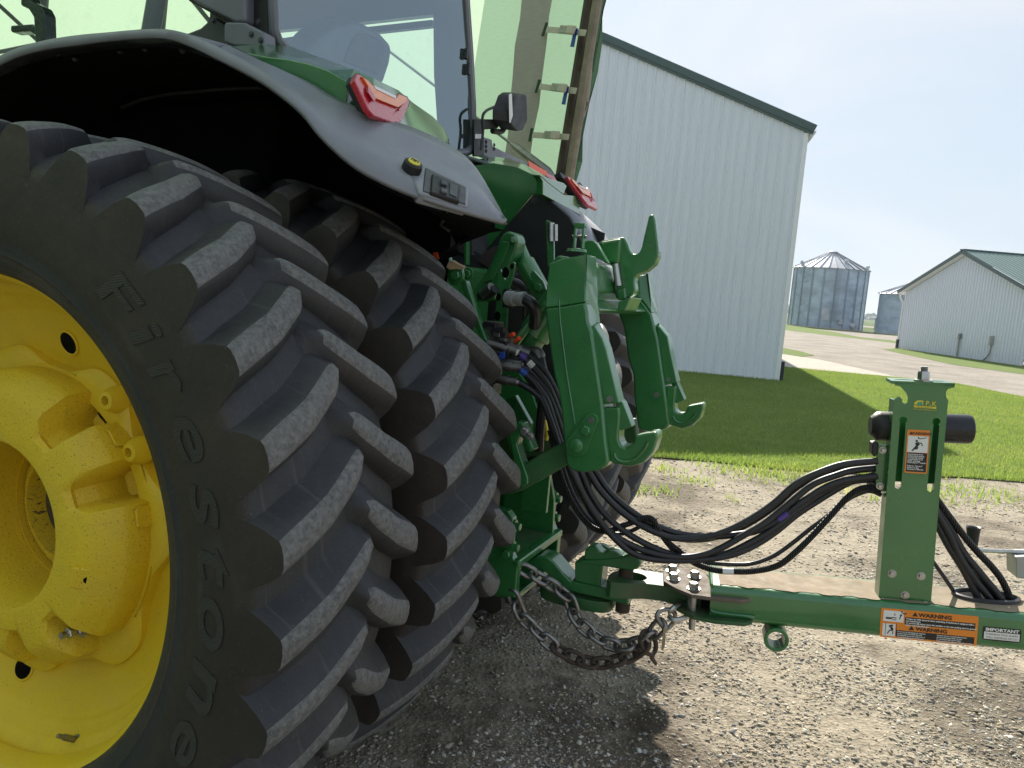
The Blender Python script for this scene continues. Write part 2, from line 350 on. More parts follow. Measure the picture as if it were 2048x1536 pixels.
def sheet(name, pts, z, m, kind='structure'):
    b = B(); b.poly([Vector((p[0], p[1], z)) for p in pts]); o = ob(name, b, m, smooth=0); tag(o, kind=kind); return o
b = B(); b.poly([(-1500, -100, -.06), (1500, -100, -.06), (1500, 3000, -.06), (-1500, 3000, -.06)]); tag(ob('field', b, m_fieldg, smooth=0), kind='structure')
P = lambda *a: [PZ(*q) for q in a]
LAWN = P((1200, 905), (1300, 915), (1420, 924), (1550, 940), (1740, 951), (1925, 956), (2048, 966), (2200, 980), (2420, 985), (2300, 830), (2048, 795), (1909, 767), (1788, 755), (1679, 745), (1563, 734), (1400, 718), (1100, 705))
lawn = sheet('lawn', LAWN, .012, m_lawn)
sheet('concrete_apron', P((1480, 700), (1560, 708), (1639, 720), (1775, 750), (1800, 756), (1679, 745.2), (1563, 734.3), (1480, 726)), .016, m_conc)
sheet('grass_strip', P((1480, 685), (1562, 695.5), (1600, 703), (1629, 711.5), (1600, 714), (1560, 708), (1480, 699)), .020, m_lawn)
sheet('gravel_road', P((1440, 640), (1570, 659), (1700, 673), (1810, 686), (2400, 760), (2900, 870), (2048, 794), (1909, 766.5), (1790, 754.5), (1640, 720.5), (1440, 700)), .006, m_road)
sheet('grass_bank', P((1450, 629), (1570, 646), (1610, 652), (1680, 660), (1775, 668), (1900, 680), (1860, 690), (1795, 687), (1720, 678), (1640, 669), (1567, 660), (1450, 644)), .010, m_lawn)
sheet('gravel_path', P((1622, 658.5), (1700, 663), (1800, 673), (1900, 683), (1850, 691), (1780, 681), (1721, 675), (1660, 663)), .018, m_road)
sheet('grass_verge', P((1765, 698.5), (1797, 698), (1912, 715), (2048, 733), (2400, 775), (2400, 800), (2048, 749), (1912, 731), (1790, 705)), .014, m_lawn)
if False: sheet('grey_gravel_strip', P((1250, 905), (1310, 912), (1550, 938), (1740, 950), (1690, 954), (1550, 948), (1420, 934), (1310, 925), (1250, 920)), .006, m_ash)
sheet('far_lane', P((1700, 649), (1800, 657), (1800, 660), (1700, 652)), -.03, m_road)

# ---------------------------------------------------------------- white pole barn behind the lawn
def siding_mat(name, col):
    m, n, p = newmat(name); c = coords(n)
    st = noise(n, coords(n, (3, 3, .25)), 4, 5); n.links.new(ramp(n, st, [(.3, tuple(q*.93 for q in col)), (.7, col)]), p.inputs['Base Color'])
    p.inputs['Roughness'].default_value = .45; p.inputs['Specular IOR Level'].default_value = .35; return m
m_white_sid = siding_mat('white_ribbed_steel', (.71, .755, .82))
m_trim_w = mat('white_trim', (.76, .77, .79), .45, 0, .04)
m_trim_g = mat('dark_green_trim', (.055, .095, .09), .45, 0, .08)
m_roof_g = siding_mat('green_ribbed_roof', (.16, .25, .23))
m_down = mat('black_downspout', (.02, .025, .03), .5)

def siding(root, name, o, u, nrm, wid, top, bot=0., period=.2286, cover=.9144, h=.030, m=m_white_sid):
    """ribbed sheets side by side: o origin, u along, nrm outward, top(u) height; each sheet is its own piece"""
    up = Vector((0, 0, 1)); i = 0; x0 = 0.
    while x0 < wid-.02:
        x1 = min(x0+cover, wid); b = B(); cols = []
        x = x0
        while x < x1-.001:
            for dx, d in ((0, 0), (.018, h), (.034, h), (.052, 0), (.09, 0), (.097, .004), (.107, .004), (.114, 0), (.15, 0), (.157, .004), (.167, .004), (.174, 0)):
                if x+dx < x1: cols.append((x+dx, d))
            x += period
        cols.append((x1+.006, 0)); off = .0015*(i % 2)
        vs = [o+u*cx+nrm*(d+off)+up*bot for cx, d in cols]+[o+u*cx+nrm*(d+off)+up*top(cx) for cx, d in cols]
        k = len(cols); b.add(vs, [(j, j+1, k+j+1, k+j) for j in range(k-1)]); ob(name, b, m, root, smooth=30)
        x0 = x1; i += 1
B0 = PZ(1557, 763); B1 = PZ(1370, 745)
bu = (B1-B0); bu.z = 0; bu.normalize(); bn = Vector((bu.y, -bu.x, 0)); bn = bn if bn.y < 0 else -bn
def wallpt(px, py): h_ = hit(px, py, B0, bn); return (h_-B0).dot(bu), h_.z
(ua, za), (ub, zb) = wallpt(1207, 85), wallpt(1612, 262)
bslope = (za-zb)/(ua-ub); beave = zb-bslope*ub
barn = thing('barn', 'tall white ribbed-steel pole barn with dark green rake trim, standing in shade behind the lawn', 'barn', at(*B0))
BW = 10.6; ridge = BW/2
btop = lambda x: beave+bslope*(x if x < ridge else BW-x)
siding(barn, 'siding_panel', B0+bu*.09, bu, bn, BW-.18, lambda x: btop(x+.09)-.03, .06)
back = -bn
def obb(p, q, wd, ht, upv=Vector((0, 0, 1))): b = B(); b.beam(p, q, wd, ht, upv); return b
b = B(); b.box(B0+bu*.045+bn*.006+Vector((0, 0, beave/2)), (.11, .05, beave-.05), (bu, bn, Vector((0, 0, 1)))); ob('corner_trim', b, m_trim_w, barn, bevel=.005)
b = B(); b.box(B0+bu*(BW-.045)+bn*.006+Vector((0, 0, beave/2)), (.11, .05, beave-.05), (bu, bn, Vector((0, 0, 1)))); ob('corner_trim', b, m_trim_w, barn, bevel=.005)
b = B(); b.box(B0+bu*BW/2+bn*.004+Vector((0, 0, .03)), (BW, .03, .055), (bu, bn, Vector((0, 0, 1)))); ob('base_trim', b, m_trim_w, barn)
UP = Vector((0, 0, 1))
for s in (0, 1):
    q0 = B0+(bu*(-.10) if s == 0 else bu*(BW+.10))+UP*(beave-.035); q1 = B0+bu*ridge+UP*(btop(ridge)+.0)
    sl = (q1-q0).normalized(); pn = bn.cross(sl).normalized(); pn = pn if pn.z > 0 else -pn
    b = B(); b.prism([q0+pn*.02+bn*.03, q1+pn*.02+bn*.03, q1+pn*.19+bn*.03, q0+pn*.19+bn*.03], bn*.06); ob('rake_trim', b, m_trim_g, barn, bevel=.006)
    b = B(); b.prism([q0-pn*.03+bn*.02, q1-pn*.03+bn*.02, q1+pn*.03+bn*.02, q0+pn*.03+bn*.02], bn*.05); ob('rake_flashing', b, m_trim_g, barn)
    b = B(); d = back*24; b.add([q0+pn*.17, q1+pn*.17, q1+pn*.17+d, q0+pn*.17+d], [(0, 1, 2, 3)]); ob('roof', b, m_roof_g, barn, smooth=0)
b = B(); c0 = B0+UP*.05; b.add([c0, c0+back*24, c0+back*24+UP*beave, c0+UP*beave], [(0, 1, 2, 3)]); c1 = c0+bu*BW; b.add([c1, c1+back*24, c1+back*24+UP*beave, c1+UP*beave], [(0, 1, 2, 3)]); ob('side_wall', b, m_white_sid, barn, smooth=0)
g0 = B0+UP*(beave-.02)-bu*.03
prof = [(-.0, .0), (-.02, -.06), (-.08, -.09), (-.12, -.02), (-.145, .05), (-.135, .055), (-.11, -.015), (-.075, -.075), (-.03, -.05), (-.012, .0)]
b = B(); b.prism([g0+bu*x+UP*z+bn*.02 for x, z in prof], back*24); b.prism([g0+bu*x+UP*z+bn*.022 for x, z in prof[:5]], back*.004); ob('gutter', b, m_trim_w, barn, smooth=0)
b = B(); b.box(B0-bu*.06+back*.12+UP*.24, (.09, .09, .46), (bu, bn, UP)); ob('downspout_boot', b, m_down, barn, bevel=.008)

# ---------------------------------------------------------------- white shed at the right
S0 = PZ(1797, 698); S1 = PZ(2048, 735); su = S1-S0; su.z = 0; su.normalize(); sn = Vector((su.y, -su.x, 0)); sn = sn if sn.y < 0 else -sn
def swp(px, py): h_ = hit(px, py, S0, sn); return (h_-S0).dot(su), h_.z
(ue, ze), (up_, zp), (ur, zr) = swp(1800, 591), swp(1935.5, 508), swp(2048, 575)
sslope = (zp-ze)/(up_-ue); seave = ze-sslope*ue; SW = 2*up_
shed = thing('storage_shed', 'long white ribbed-steel shed with a low green gable roof beside the gravel road', 'shed', at(*S0))
stop_ = lambda x: seave+sslope*(x if x < up_ else SW-x)
siding(shed, 'siding_panel', S0+su*.08, su, sn, SW-.16, lambda x: stop_(x+.08)-.05, .05, h=.045)
b = B(); b.box(S0+su*.04+UP*seave/2, (.14, .06, seave-.03), (su, sn, UP)); ob('corner_trim', b, m_trim_w, shed)
sb = -sn
for s in (0, 1):
    q0 = S0+(su*(-.35) if s == 0 else su*(SW+.35))+UP*(seave-sslope*.35); q1 = S0+su*up_+UP*zp
    sl = (q1-q0).normalized(); pn = sn.cross(sl).normalized(); pn = pn if pn.z > 0 else -pn
    b = B(); b.prism([q0+sn*.3, q1+sn*.3, q1+pn*.17+sn*.3, q0+pn*.17+sn*.3], sn*.05); ob('rake_trim', b, m_trim_g, shed)
    b = B(); b.prism([q0-pn*.01+sn*.0, q1-pn*.01+sn*.0, q1+pn*.0+sn*.3, q0+pn*.0+sn*.3], pn*.03); ob('soffit', b, m_trim_w, shed)
    # ribbed roof sheets running from ridge to eave
    for k in range(10 if s else 3):
        b = B(); vs = []; cols = []
        for j in range(4):
            x = k*.95+j*.2375
            cols += [(x, 0), (x+.02, .035), (x+.05, .035), (x+.07, 0)]
        cols.append((k*.95+.947, 0))
        lo = [q0+sn*.3+sb*x+pn*(.19+d) for x, d in cols]; hi = [q1+sn*.3+sb*x+pn*(.19+d) for x, d in cols]; kk = len(cols)
        b.add(lo+hi, [(j, j+1, kk+j+1, kk+j) for j in range(kk-1)]); ob('roof_panel', b, m_roof_g, shed, smooth=0)
b = B(); b.beam(S0+su*up_+UP*(zp+.2)+sn*.32, S0+su*up_+UP*(zp+.2)+sb*9.5, .4, .06); ob('ridge_cap', b, m_trim_g, shed)
b = B(); b.rng((0, 0, 0), (0, 0, 0)) if False else None; b.add([S0+UP*.05, S0+sb*10+UP*.05, S0+sb*10+UP*seave, S0+UP*seave], [(0, 1, 2, 3)]); ob('side_wall', b, m_white_sid, shed, smooth=0)
eg = S0-su*.38+UP*(seave-.12)
b = B(); b.beam(eg+sn*.3, eg+sb*10, .14, .13); ob('gutter', b, m_trim_w, shed, bevel=.03)
b = B(); b.tube(spline([eg+sn*.12-UP*.05, eg+sn*.12-UP*.2, eg+sn*.1+su*.2-UP*.42, S0+sn*.07-su*.06+UP*(seave-.85), S0+sn*.07-su*.06+UP*.55], 4), .055, 8); ob('downspout', b, m_trim_w, shed)
b = B(); b.cyl(S0+sn*.07-su*.07+UP*.02, S0+sn*.07-su*.07+UP*.56, .09, n=10); ob('downspout_boot', b, m_down, shed)
def shedpt(px, py, off=.12): h_ = hit(px, py, S0+sn*off, sn); return h_
hyd = thing('yard_hydrant', 'thin grey yard hydrant pipe against the white shed wall', 'hydrant', at(*shedpt(1914, 716)))
b = B(); p0, p1 = shedpt(1913, 716), shedpt(1919, 672); p0.z = 0; b.tube([p0, p1], .035, 8); ob('pipe', b, m_steeldk, hyd); b = B(); b.box(p1, (.14, .16, .26)); ob('head', b, m_steeldk, hyd, bevel=.03)
mb = thing('meter_box', 'small grey electric box on a conduit at the white shed wall', 'electric box', at(*shedpt(1970, 722)))
b = B(); b.tube(spline([shedpt(1966, 721), shedpt(1978, 708), shedpt(1982, 690)], 5), .03, 8); ob('conduit', b, m_steeldk, mb); b = B(); b.box(shedpt(1982.5, 681), (.24, .14, .45)); ob('box', b, m_galvgrey, mb, bevel=.02)

# ---------------------------------------------------------------- galvanised grain bins
def galv(name, base):
    m, n, p = newmat(name); c = coords(n); wv = nd(n, 'TexWave', wave_type='BANDS', bands_direction='Z'); wv.inputs['Scale'].default_value = 4.6; n.links.new(c, wv.inputs['Vector'])
    pan = noise(n, coords(n, (.5, .5, .9)), 1.2, 2); n.links.new(ramp(n, pan, [(.35, tuple(q*.8 for q in base)), (.65, tuple(q*1.15 for q in base))]), p.inputs['Base Color'])
    p.inputs['Metallic'].default_value = .25; p.inputs['Roughness'].default_value = .5; bump(n, p, wv.outputs['Fac'], .4, .03); return m
m_galv = galv('weathered_galvanised_steel', (.40, .48, .58)); m_galvr = galv('bright_galvanised_roof', (.50, .52, .56)); m_galvd = mat('dark_galvanised_stiffener', (.25, .31, .38), .55, .2)
def grain_bin(label, c, R, H, apex, nst, extra=True):
    t = thing('grain_bin', label, 'grain bin', at(c.x, c.y, 0), 'grain bins beyond the gravel road')
    rings = 8; hh = H/rings
    for k in range(rings):
        b = B(); rr = R-.006*(k % 2); b.rev([(k*hh+.12, rr), (k*hh+hh+.11, rr)], c, UP, 64); ob('wall_ring', b, m_galv, t)
    b = B(); b.rev([(0, R+.12), (.12, R+.12), (.12, R-.1)], c, UP, 48); ob('foundation', b, m_conc, t)
    for k in range(nst):
        a = 2*math.pi*k/nst+.1; d = Vector((math.cos(a), math.sin(a), 0)); b = B(); b.box(c+d*(R+.04)+UP*(H/2+.06), (.10, .16, H-.15), (d, UP.cross(d), UP)); ob('stiffener', b, m_galvd, t)
    e = H+.1; ns = 28
    for k in range(ns):
        a0, a1 = 2*math.pi*k/ns, 2*math.pi*(k+1)/ns; r1, r0 = R+.18, R*.12
        pt = lambda a, r, z: c+Vector((math.cos(a)*r, math.sin(a)*r, z)); am = a0+(a1-a0)*.06
        b = B(); b.add([pt(a0, r1, e+.10), pt(am, r1, e+.11), pt(am+.01, r1, e), pt(a1, r1, e), pt(a0, r0, apex+.10), pt(am, r0, apex+.1), pt(am+.01, r0, apex), pt(a1, r0, apex)], [(0, 1, 5, 4), (1, 2, 6, 5), (2, 3, 7, 6)]); ob('roof_panel', b, m_galvr, t, smooth=0)
    b = B(); b.rev([(apex-.02, R*.12), (apex+.14, R*.13), (apex+.2, R*.11), (apex+.26, 0.02)], c, UP, 24); ob('peak_cap', b, m_galvr, t)
    if extra:
        for a in (-2.9, -.35, -1.42):
            d = Vector((math.cos(a), math.sin(a), 0)); f = .93 if a != -1.42 else .72; q = c+d*R*f+UP*(e+(apex-e)*(1-f)+.2); b = B(); b.tube([q-UP*.2, q+UP*.2, q+UP*.28+d*.25], .22, 8); ob('roof_vent', b, m_galvr, t)
        a = -1.95; d = Vector((math.cos(a), math.sin(a), 0)); tn = UP.cross(d)
        b = B(); b.box(c+d*(R+.02)+UP*1.75, (.10, .85, 1.5), (d, tn, UP)); ob('door', b, m_galvr, t)
        for k in range(2):
            for kk, w_ in ((0, .35), (1, .22)):
                pass
        b = B(); 
        for s in (-.22, .22): b.beam(c+d*(R+.14)+tn*(s+1.0)+UP*.9, c+d*(R+.14)+tn*(s+1.0)+UP*(H+.1), .05, .05, d)
        for k in range(18): b.beam(c+d*(R+.14)+tn*.78+UP*(1+k*.3), c+d*(R+.14)+tn*1.22+UP*(1+k*.3), .03, .03, d)
        ob('ladder', b, m_galvd, t)
        a = -1.2; d = Vector((math.cos(a), math.sin(a), 0)); tn = UP.cross(d); b = B(); b.tube([c+d*(R-.05)+UP*.7, c+d*(R+.8)+UP*.45], .28, 12); ob('fan_duct', b, m_galvr, t)
        a = -1.55; d = Vector((math.cos(a), math.sin(a), 0)); b = B(); b.box(c+d*(R+.12)+UP*.95, (.25, .5, .6), (d, UP.cross(d), UP)); ob('control_box', b, m_galvr, t)
    return t
def bin_from(l, r, base, eavepx, peakpx):
    # near rim of the base ring gives the distance; half the pixel width gives the radius
    pb = PZ(*base); dist = pb.y; k = dist/FPX
    R = None
    for _ in range(6):
        R_ = (r-l)/2*(dist+(R or 0))/FPX; R = R_
    dirc = Vector((pb.x, pb.y, 0)).normalized(); c = Vector((pb.x, pb.y, 0))+dirc*R
    H = WY(*eavepx, c.y).z; A = WY(*peakpx, c.y).z
    return c, R, H, A
c, R, H, A = bin_from(1584, 1722, (1648, 657), (1660, 541), (1665, 506)); grain_bin('wide grey galvanised grain bin with a conical roof, nearest the barn corner', c, R, H, A, 20)
c, R, H, A = bin_from(1757, 1872, (1812, 672), (1820, 593), (1818, 567.5)); grain_bin('lower galvanised grain bin half hidden behind the white shed', c, R, H, A, 0, False)
# fence post, far woods
fp = PZ(1749, 660); pb = thing('fence_post', 'dark thin post standing in the grass between the two grain bins', 'post', at(*fp)); b = B(); b.box(fp+UP*.85, (.16, .16, 1.7)); ob('post', b, m_steeldk, pb); b = B(); b.box(fp+UP*1.72, (.22, .22, .05)); ob('cap', b, m_steeldk, pb)
m_tree = mat('hazy_far_foliage', (.05, .085, .05), .9, 0, .3, .08)
b = B(); rr = random.Random(3)
for k in range(240):
    x = -200+k*4.2+rr.uniform(-2, 2); y = 900+rr.uniform(-25, 25); hgt = rr.uniform(7, 15)+4*math.sin(k*.21); wd = rr.uniform(4, 8)
    if 0 < math.sin(k*.13+2) < .25: hgt *= .5
    pts = []
    for lv, f in ((0, .7), (.3, 1), (.65, .85), (.9, .45), (1, .1)):
        pts.append([Vector((x+math.cos(a)*wd*f*rr.uniform(.8, 1.2), y+math.sin(a)*wd*f, hgt*lv)) for a in [2*math.pi*i/7 for i in range(7)]])
    b.loft(pts)
tag(ob('far_woods', b, m_tree, smooth=0), 'hazy blue-green line of trees on the horizon', None, None, 'stuff')
# ---------------------------------------------------------------- fabric hoop building the tractor is parked in
def fabric_mat(name, col, trans, mixf):
    m, n, p = newmat(name); out = n.nodes['Material Output']; c = coords(n)
    wv = noise(n, coords(n, (6, 6, 60)), 3, 3, .6)
    cc = mixc(n, 1, col, ramp(n, wv, [(.3, (.9,)*3), (.7, (1.06,)*3)]), 'MULTIPLY'); n.links.new(cc, p.inputs['Base Color']); p.inputs['Roughness'].default_value = .7; p.inputs['Specular IOR Level'].default_value = .2
    t = nd(n, 'BsdfTranslucent'); tc = mixc(n, 1, trans, ramp(n, wv, [(.3, (.93,)*3), (.7, (1.04,)*3)]), 'MULTIPLY'); n.links.new(tc, t.inputs[0])
    mx = nd(n, 'MixShader'); mx.inputs[0].default_value = mixf; n.links.new(p.outputs[0], mx.inputs[1]); n.links.new(t.outputs[0], mx.inputs[2]); n.links.new(mx.outputs[0], out.inputs[0]); return m
m_fab = fabric_mat('green_translucent_fabric', (.42, .53, .42), (.23, .36, .25), .55)
m_fablight = fabric_mat('pale_green_translucent_fabric', (.50, .58, .48), (.46, .60, .46), .6)
m_fabband = fabric_mat('grey_doubled_fabric', (.47, .44, .40), (.30, .30, .25), .15)
m_fabedge = fabric_mat('dark_green_fabric_hem', (.05, .09, .06), (.08, .16, .10), .2)
m_pipe = mat('weathered_galvanised_pipe', (.24, .205, .155), .65, .1, .25, 12, .3, 60, (.12, .08, .05), .3)
m_pipedk = mat('rusty_brown_pipe', (.085, .065, .05), .7, .1, .3, 12, .3, 60)
m_strap = mat('pale_webbing_strap', (.55, .51, .42), .8, 0, .1, 30)
hoop = thing('hoop_building', 'big arched storage building covered in translucent green fabric, right of and over the tractor cab', 'building', Lat(-.8, 4.6, 0))
HY, HW = 4.6, 20.0
def wallx(z, base=-.760, k=.104): return base+(z-2.67+1.3)*k       # the open end leans out a little with height
_e0, _e1 = PY(1151, 370, HY), PY(1216, 0, HY)
EDGE = lambda z: _e0.x+(z-_e0.z)*(_e1.x-_e0.x)/(_e1.z-_e0.z)
def arch(dx, n=30, inset=0.):
    """cross-section of the shell from the far foot over the ridge to the near foot, at distance dx in from the open end"""
    pts = []
    for i in range(n+1):
        t = i/n
        if t < .3: z = 5.6*t/.3; y = HY-inset
        elif t > .7: z = 5.6*(1-t)/.3; y = HY-HW+inset
        else:
            a = math.pi*(t-.3)/.4; y = HY-HW/2+(HW/2-inset)*math.cos(a); z = 5.6+(3.2-inset)*math.sin(a)
        pts.append(Vector((EDGE(min(z, 6.))-dx, y, z)))
    return pts
for d0, d1, mm in ((.13, 1.02, m_fab), (1.02, 13, m_fablight)):
    b = B(LM); r0, r1 = arch(d0), arch(d1); n_ = len(r0)
    b.add(r0+r1, [(i, i+1, n_+i+1, n_+i) for i in range(n_-1)]); ob('fabric_cover', b, mm, hoop, smooth=60)
# end of the tunnel: fabric end wall far inside
b = B(LM); b.add(arch(13.02), [tuple(range(n_))]); ob('end_wall', b, m_fab, hoop, smooth=0)
# grey doubled band and hem on the far wall
def wallstrip(name, px_top, px_bot, m, y, extra=0):
    (a, b_), (c_, d_) = px_top, px_bot
    A, Bq, C, D = PY(*a, y), PY(*b_, y), PY(*c_, y), PY(*d_, y)
    up = lambda P, Q, z: P+(Q-P)*((z-P.z)/(Q.z-P.z))
    bb = B(LM); z1 = 5.2; pts = [up(A, C, z1), up(Bq, D, z1), up(Bq, D, .05), up(A, C, .05)]
    # slightly wavy cloth
    rows = 24; vs = []
    for i in range(rows+1):
        f = i/rows; l = pts[0].lerp(pts[3], f); r_ = pts[1].lerp(pts[2], f)
        for j in range(5):
            q = l.lerp(r_, j/4); q.y += .018*math.sin(i*1.3+j*2+extra)+.01*math.sin(i*2.9+j); 
            if extra and j in (0, 4): q.x += .022*math.sin(i*1.9+extra*j)
            vs.append(q)
    bb.add(vs, [(i*5+j, i*5+j+1, i*5+j+6, i*5+j+5) for i in range(rows) for j in range(4)]); return ob(name, bb, m, hoop, smooth=60)
wallstrip('fabric_band', ((1041, 10), (1104, 10)), ((1012, 282), (1066, 282)), m_fabband, HY-.07)
wallstrip('fabric_hem', ((1202, 0), (1216, 0)), ((1141, 370), (1151, 370)), m_fabedge, HY-.10, 1.)
wallstrip('fabric_edge_strip', ((1196, 0), (1206, 0)), ((1132, 370), (1144, 370)), m_fabband, HY-.13, .5)
def wline(pxt, pxb, y, z0=.0, z1=5.6):
    A, C = PY(*pxt, y), PY(*pxb, y); up = lambda z: A+(C-A)*((z-A.z)/(C.z-A.z)); return up(z0), up(z1)
# end truss: rusty inner chord, pale outer chord, light webbing, following the arch
def chord(name, pxt, pxb, r, m, y):
    p0, p1 = wline(pxt, pxb, y); path = [p0, p1]
    for q in arch(0, 60, HY-y)[19:43]: path.append(Vector((p1.x, q.y, q.z)))
    b = B(LM); b.tube(path, r, 10); ob(name, b, m, hoop); return p0, p1
ca = chord('truss_chord', (1179, 0), (1122, 350), .042, m_pipedk, HY-.16)
cb = chord('truss_chord', (1195, 0), (1138, 360), .036, m_pipe, HY-.28)
b = B(LM)
for k in range(14):
    f0 = k/14; q = ca[0].lerp(ca[1], f0); r_ = cb[0].lerp(cb[1], (k+1)/14 if k % 2 else (k+.9)/14); b.tube([q, r_], .018, 8)
ob('truss_web', b, m_pipedk, hoop)
# further trusses inside, seen through the cab glass
for dx in (3.6, EDGE(4.2)-PY(34, 45, HY-.4).x, 10.9):
    outer = [p for p in arch(dx, 60, .12)]; inner = [p for p in arch(dx, 60, .75)]
    b = B(LM); b.tube(outer, .045, 8); b.tube(inner, .045, 8)
    for k in range(2, 58, 2): b.tube([outer[k], inner[k+1]], .02, 6); b.tube([inner[k+1], outer[k+2]], .02, 6)
    ob('inner_truss', b, m_greydk, hoop)
# ratchet straps across the hem
for (xl, yl), (xr, yr), blue in (((1093, 59), (1172, 66), True), ((1079, 173), (1153, 182), True), ((1065, 270), (1138, 274), False)):
    y = HY-.24; a, c_ = PY(xl, yl, HY-.12), PY(xr, yr, HY-.30); d = (c_-a).normalized(); u = Vector((0, -1, 0)); s_ = d.cross(u).normalized()
    st = thing('ratchet_strap', None, None, LM @ at(*a), parent=hoop)
    b = B(LM); b.box((a+c_)/2, ((c_-a).length, .010, .042), (d, u, s_)); ob('webbing', b, m_strap, st)
    q = a.lerp(c_, .50)+u*.03; b = B(LM); b.box(q, (.10, .035, .055), (d, u, s_)); ob('ratchet_body', b, m_steeldk, st, bevel=.006)
    b = B(LM); b.box(q+d*.075+u*.012, (.09, .03, .06), (d, u, s_)); ob('ratchet_handle', b, m_strap, st, bevel=.008)
    b = B(LM); b.box(a-d*.02, (.03, .006, .10), (d, u, s_)); ob('slot_patch', b, m_fabedge, st)
    if blue:
        q = a.lerp(c_, .72)+u*.02; b = B(LM); b.prism([q-s_*.02, q+d*.035-s_*.02, q+d*.02-Vector((0, 0, .11)), q-d*.02-Vector((0, 0, .11))], u*.006); ob('strap_tail', b, m_blue, st)
# guy cable with turnbuckle along the far wall
ga, gb = PY(940, 225, HY-.35), PY(1105, 350, HY-.35); d = (gb-ga).normalized()
gc = thing('guy_cable', 'thin steel guy cable with a turnbuckle sloping down across the green fabric wall', 'cable', Lat(gb.x, gb.y, gb.z))
b = B(LM); b.tube([ga-d*6, gb+d*.35], .011, 6); ob('cable', b, m_steeldk, gc)
q = ga.lerp(gb, .76); b = B(LM); b.tube([q-d*.22, q-d*.16, q+d*.16, q+d*.22], [.012, .032, .032, .012], 8); ob('turnbuckle', b, m_steeldk, gc)
# ---------------------------------------------------------------- tractor: dual rear wheels
trac = thing('tractor', 'large green tractor with yellow dual rear wheels, backed out of the fabric building', 'tractor', LM)
AXZ = .955; TCEN = 1.56
def rubber(name, base, worn=False):
    m, n, p = newmat(name); c = coords(n)
    a = noise(n, c, 5, 8, .7); fine = noise(n, c, 70, 6, .75)
    col = ramp(n, a, [(.28, tuple(q*.75 for q in base)), (.5, base), (.72, tuple(min(1, q*1.35)*k for q, k in zip(base, (1.06, .98, .9))))])
    sp = ramp(n, noise(n, c, 190, 3, .6), [(.64, (0, 0, 0)), (.74, (.5,)*3)])
    col = mixc(n, sp, col, (.16, .155, .14))
    if worn:
        col = mixc(n, ramp(n, fine, [(.38, (0,)*3), (.62, (.8,)*3)]), col, (.21, .208, .20))
    sc = nd(n, 'TexNoise'); sc.inputs['Scale'].default_value = 1.; mp = coords(n, (3, 60, 3)); n.links.new(mp, sc.inputs['Vector']); sc.inputs['Detail'].default_value = 8
    col = mixc(n, ramp(n, sc.outputs['Fac'], [(.60, (0,)*3), (.7, (.25,)*3)]), col, (.13, .12, .105))
    n.links.new(col, p.inputs['Base Color'])
    n.links.new(ramp(n, fine, [(.3, (.48 if not worn else .7,)*3), (.7, (.68 if not worn else .95,)*3)]), p.inputs['Roughness']); p.inputs['Specular IOR Level'].default_value = .42
    x = bump(n, p, fine, .45 if worn else .13, .006 if worn else .003)
    bump(n, p, noise(n, c, 22, 5), .15, .008, x); return m
m_rub = rubber('tyre_rubber', (.033, .033, .036)); m_rubw = rubber('worn_tyre_lug', (.085, .085, .085), True); m_rubs = rubber('tyre_sidewall', (.036, .0305, .026))
def letter_mat():
    m, n, p = newmat('hatched_tyre_lettering'); c = coords(n); wv = nd(n, 'TexWave', bands_direction='Z'); wv.inputs['Scale'].default_value = 95; n.links.new(c, wv.inputs['Vector'])
    n.links.new(ramp(n, wv.outputs['Fac'], [(.35, (.030, .028, .026)), (.75, (.060, .056, .052))]), p.inputs['Base Color']); p.inputs['Roughness'].default_value = .5; bump(n, p, wv.outputs['Fac'], .7, .006); return m
m_let = letter_mat()
NL = 31; HALF = .255; RC = 1.0
def r_lug(y):      # outer surface of the lugs over the tread, y from the tread centre
    return RC-.026*(abs(y)/HALF)**2.6
def r_car(y):      # carcass between the lugs: deeper at the shoulders
    return .952-.050*(abs(y)/HALF)**2.2
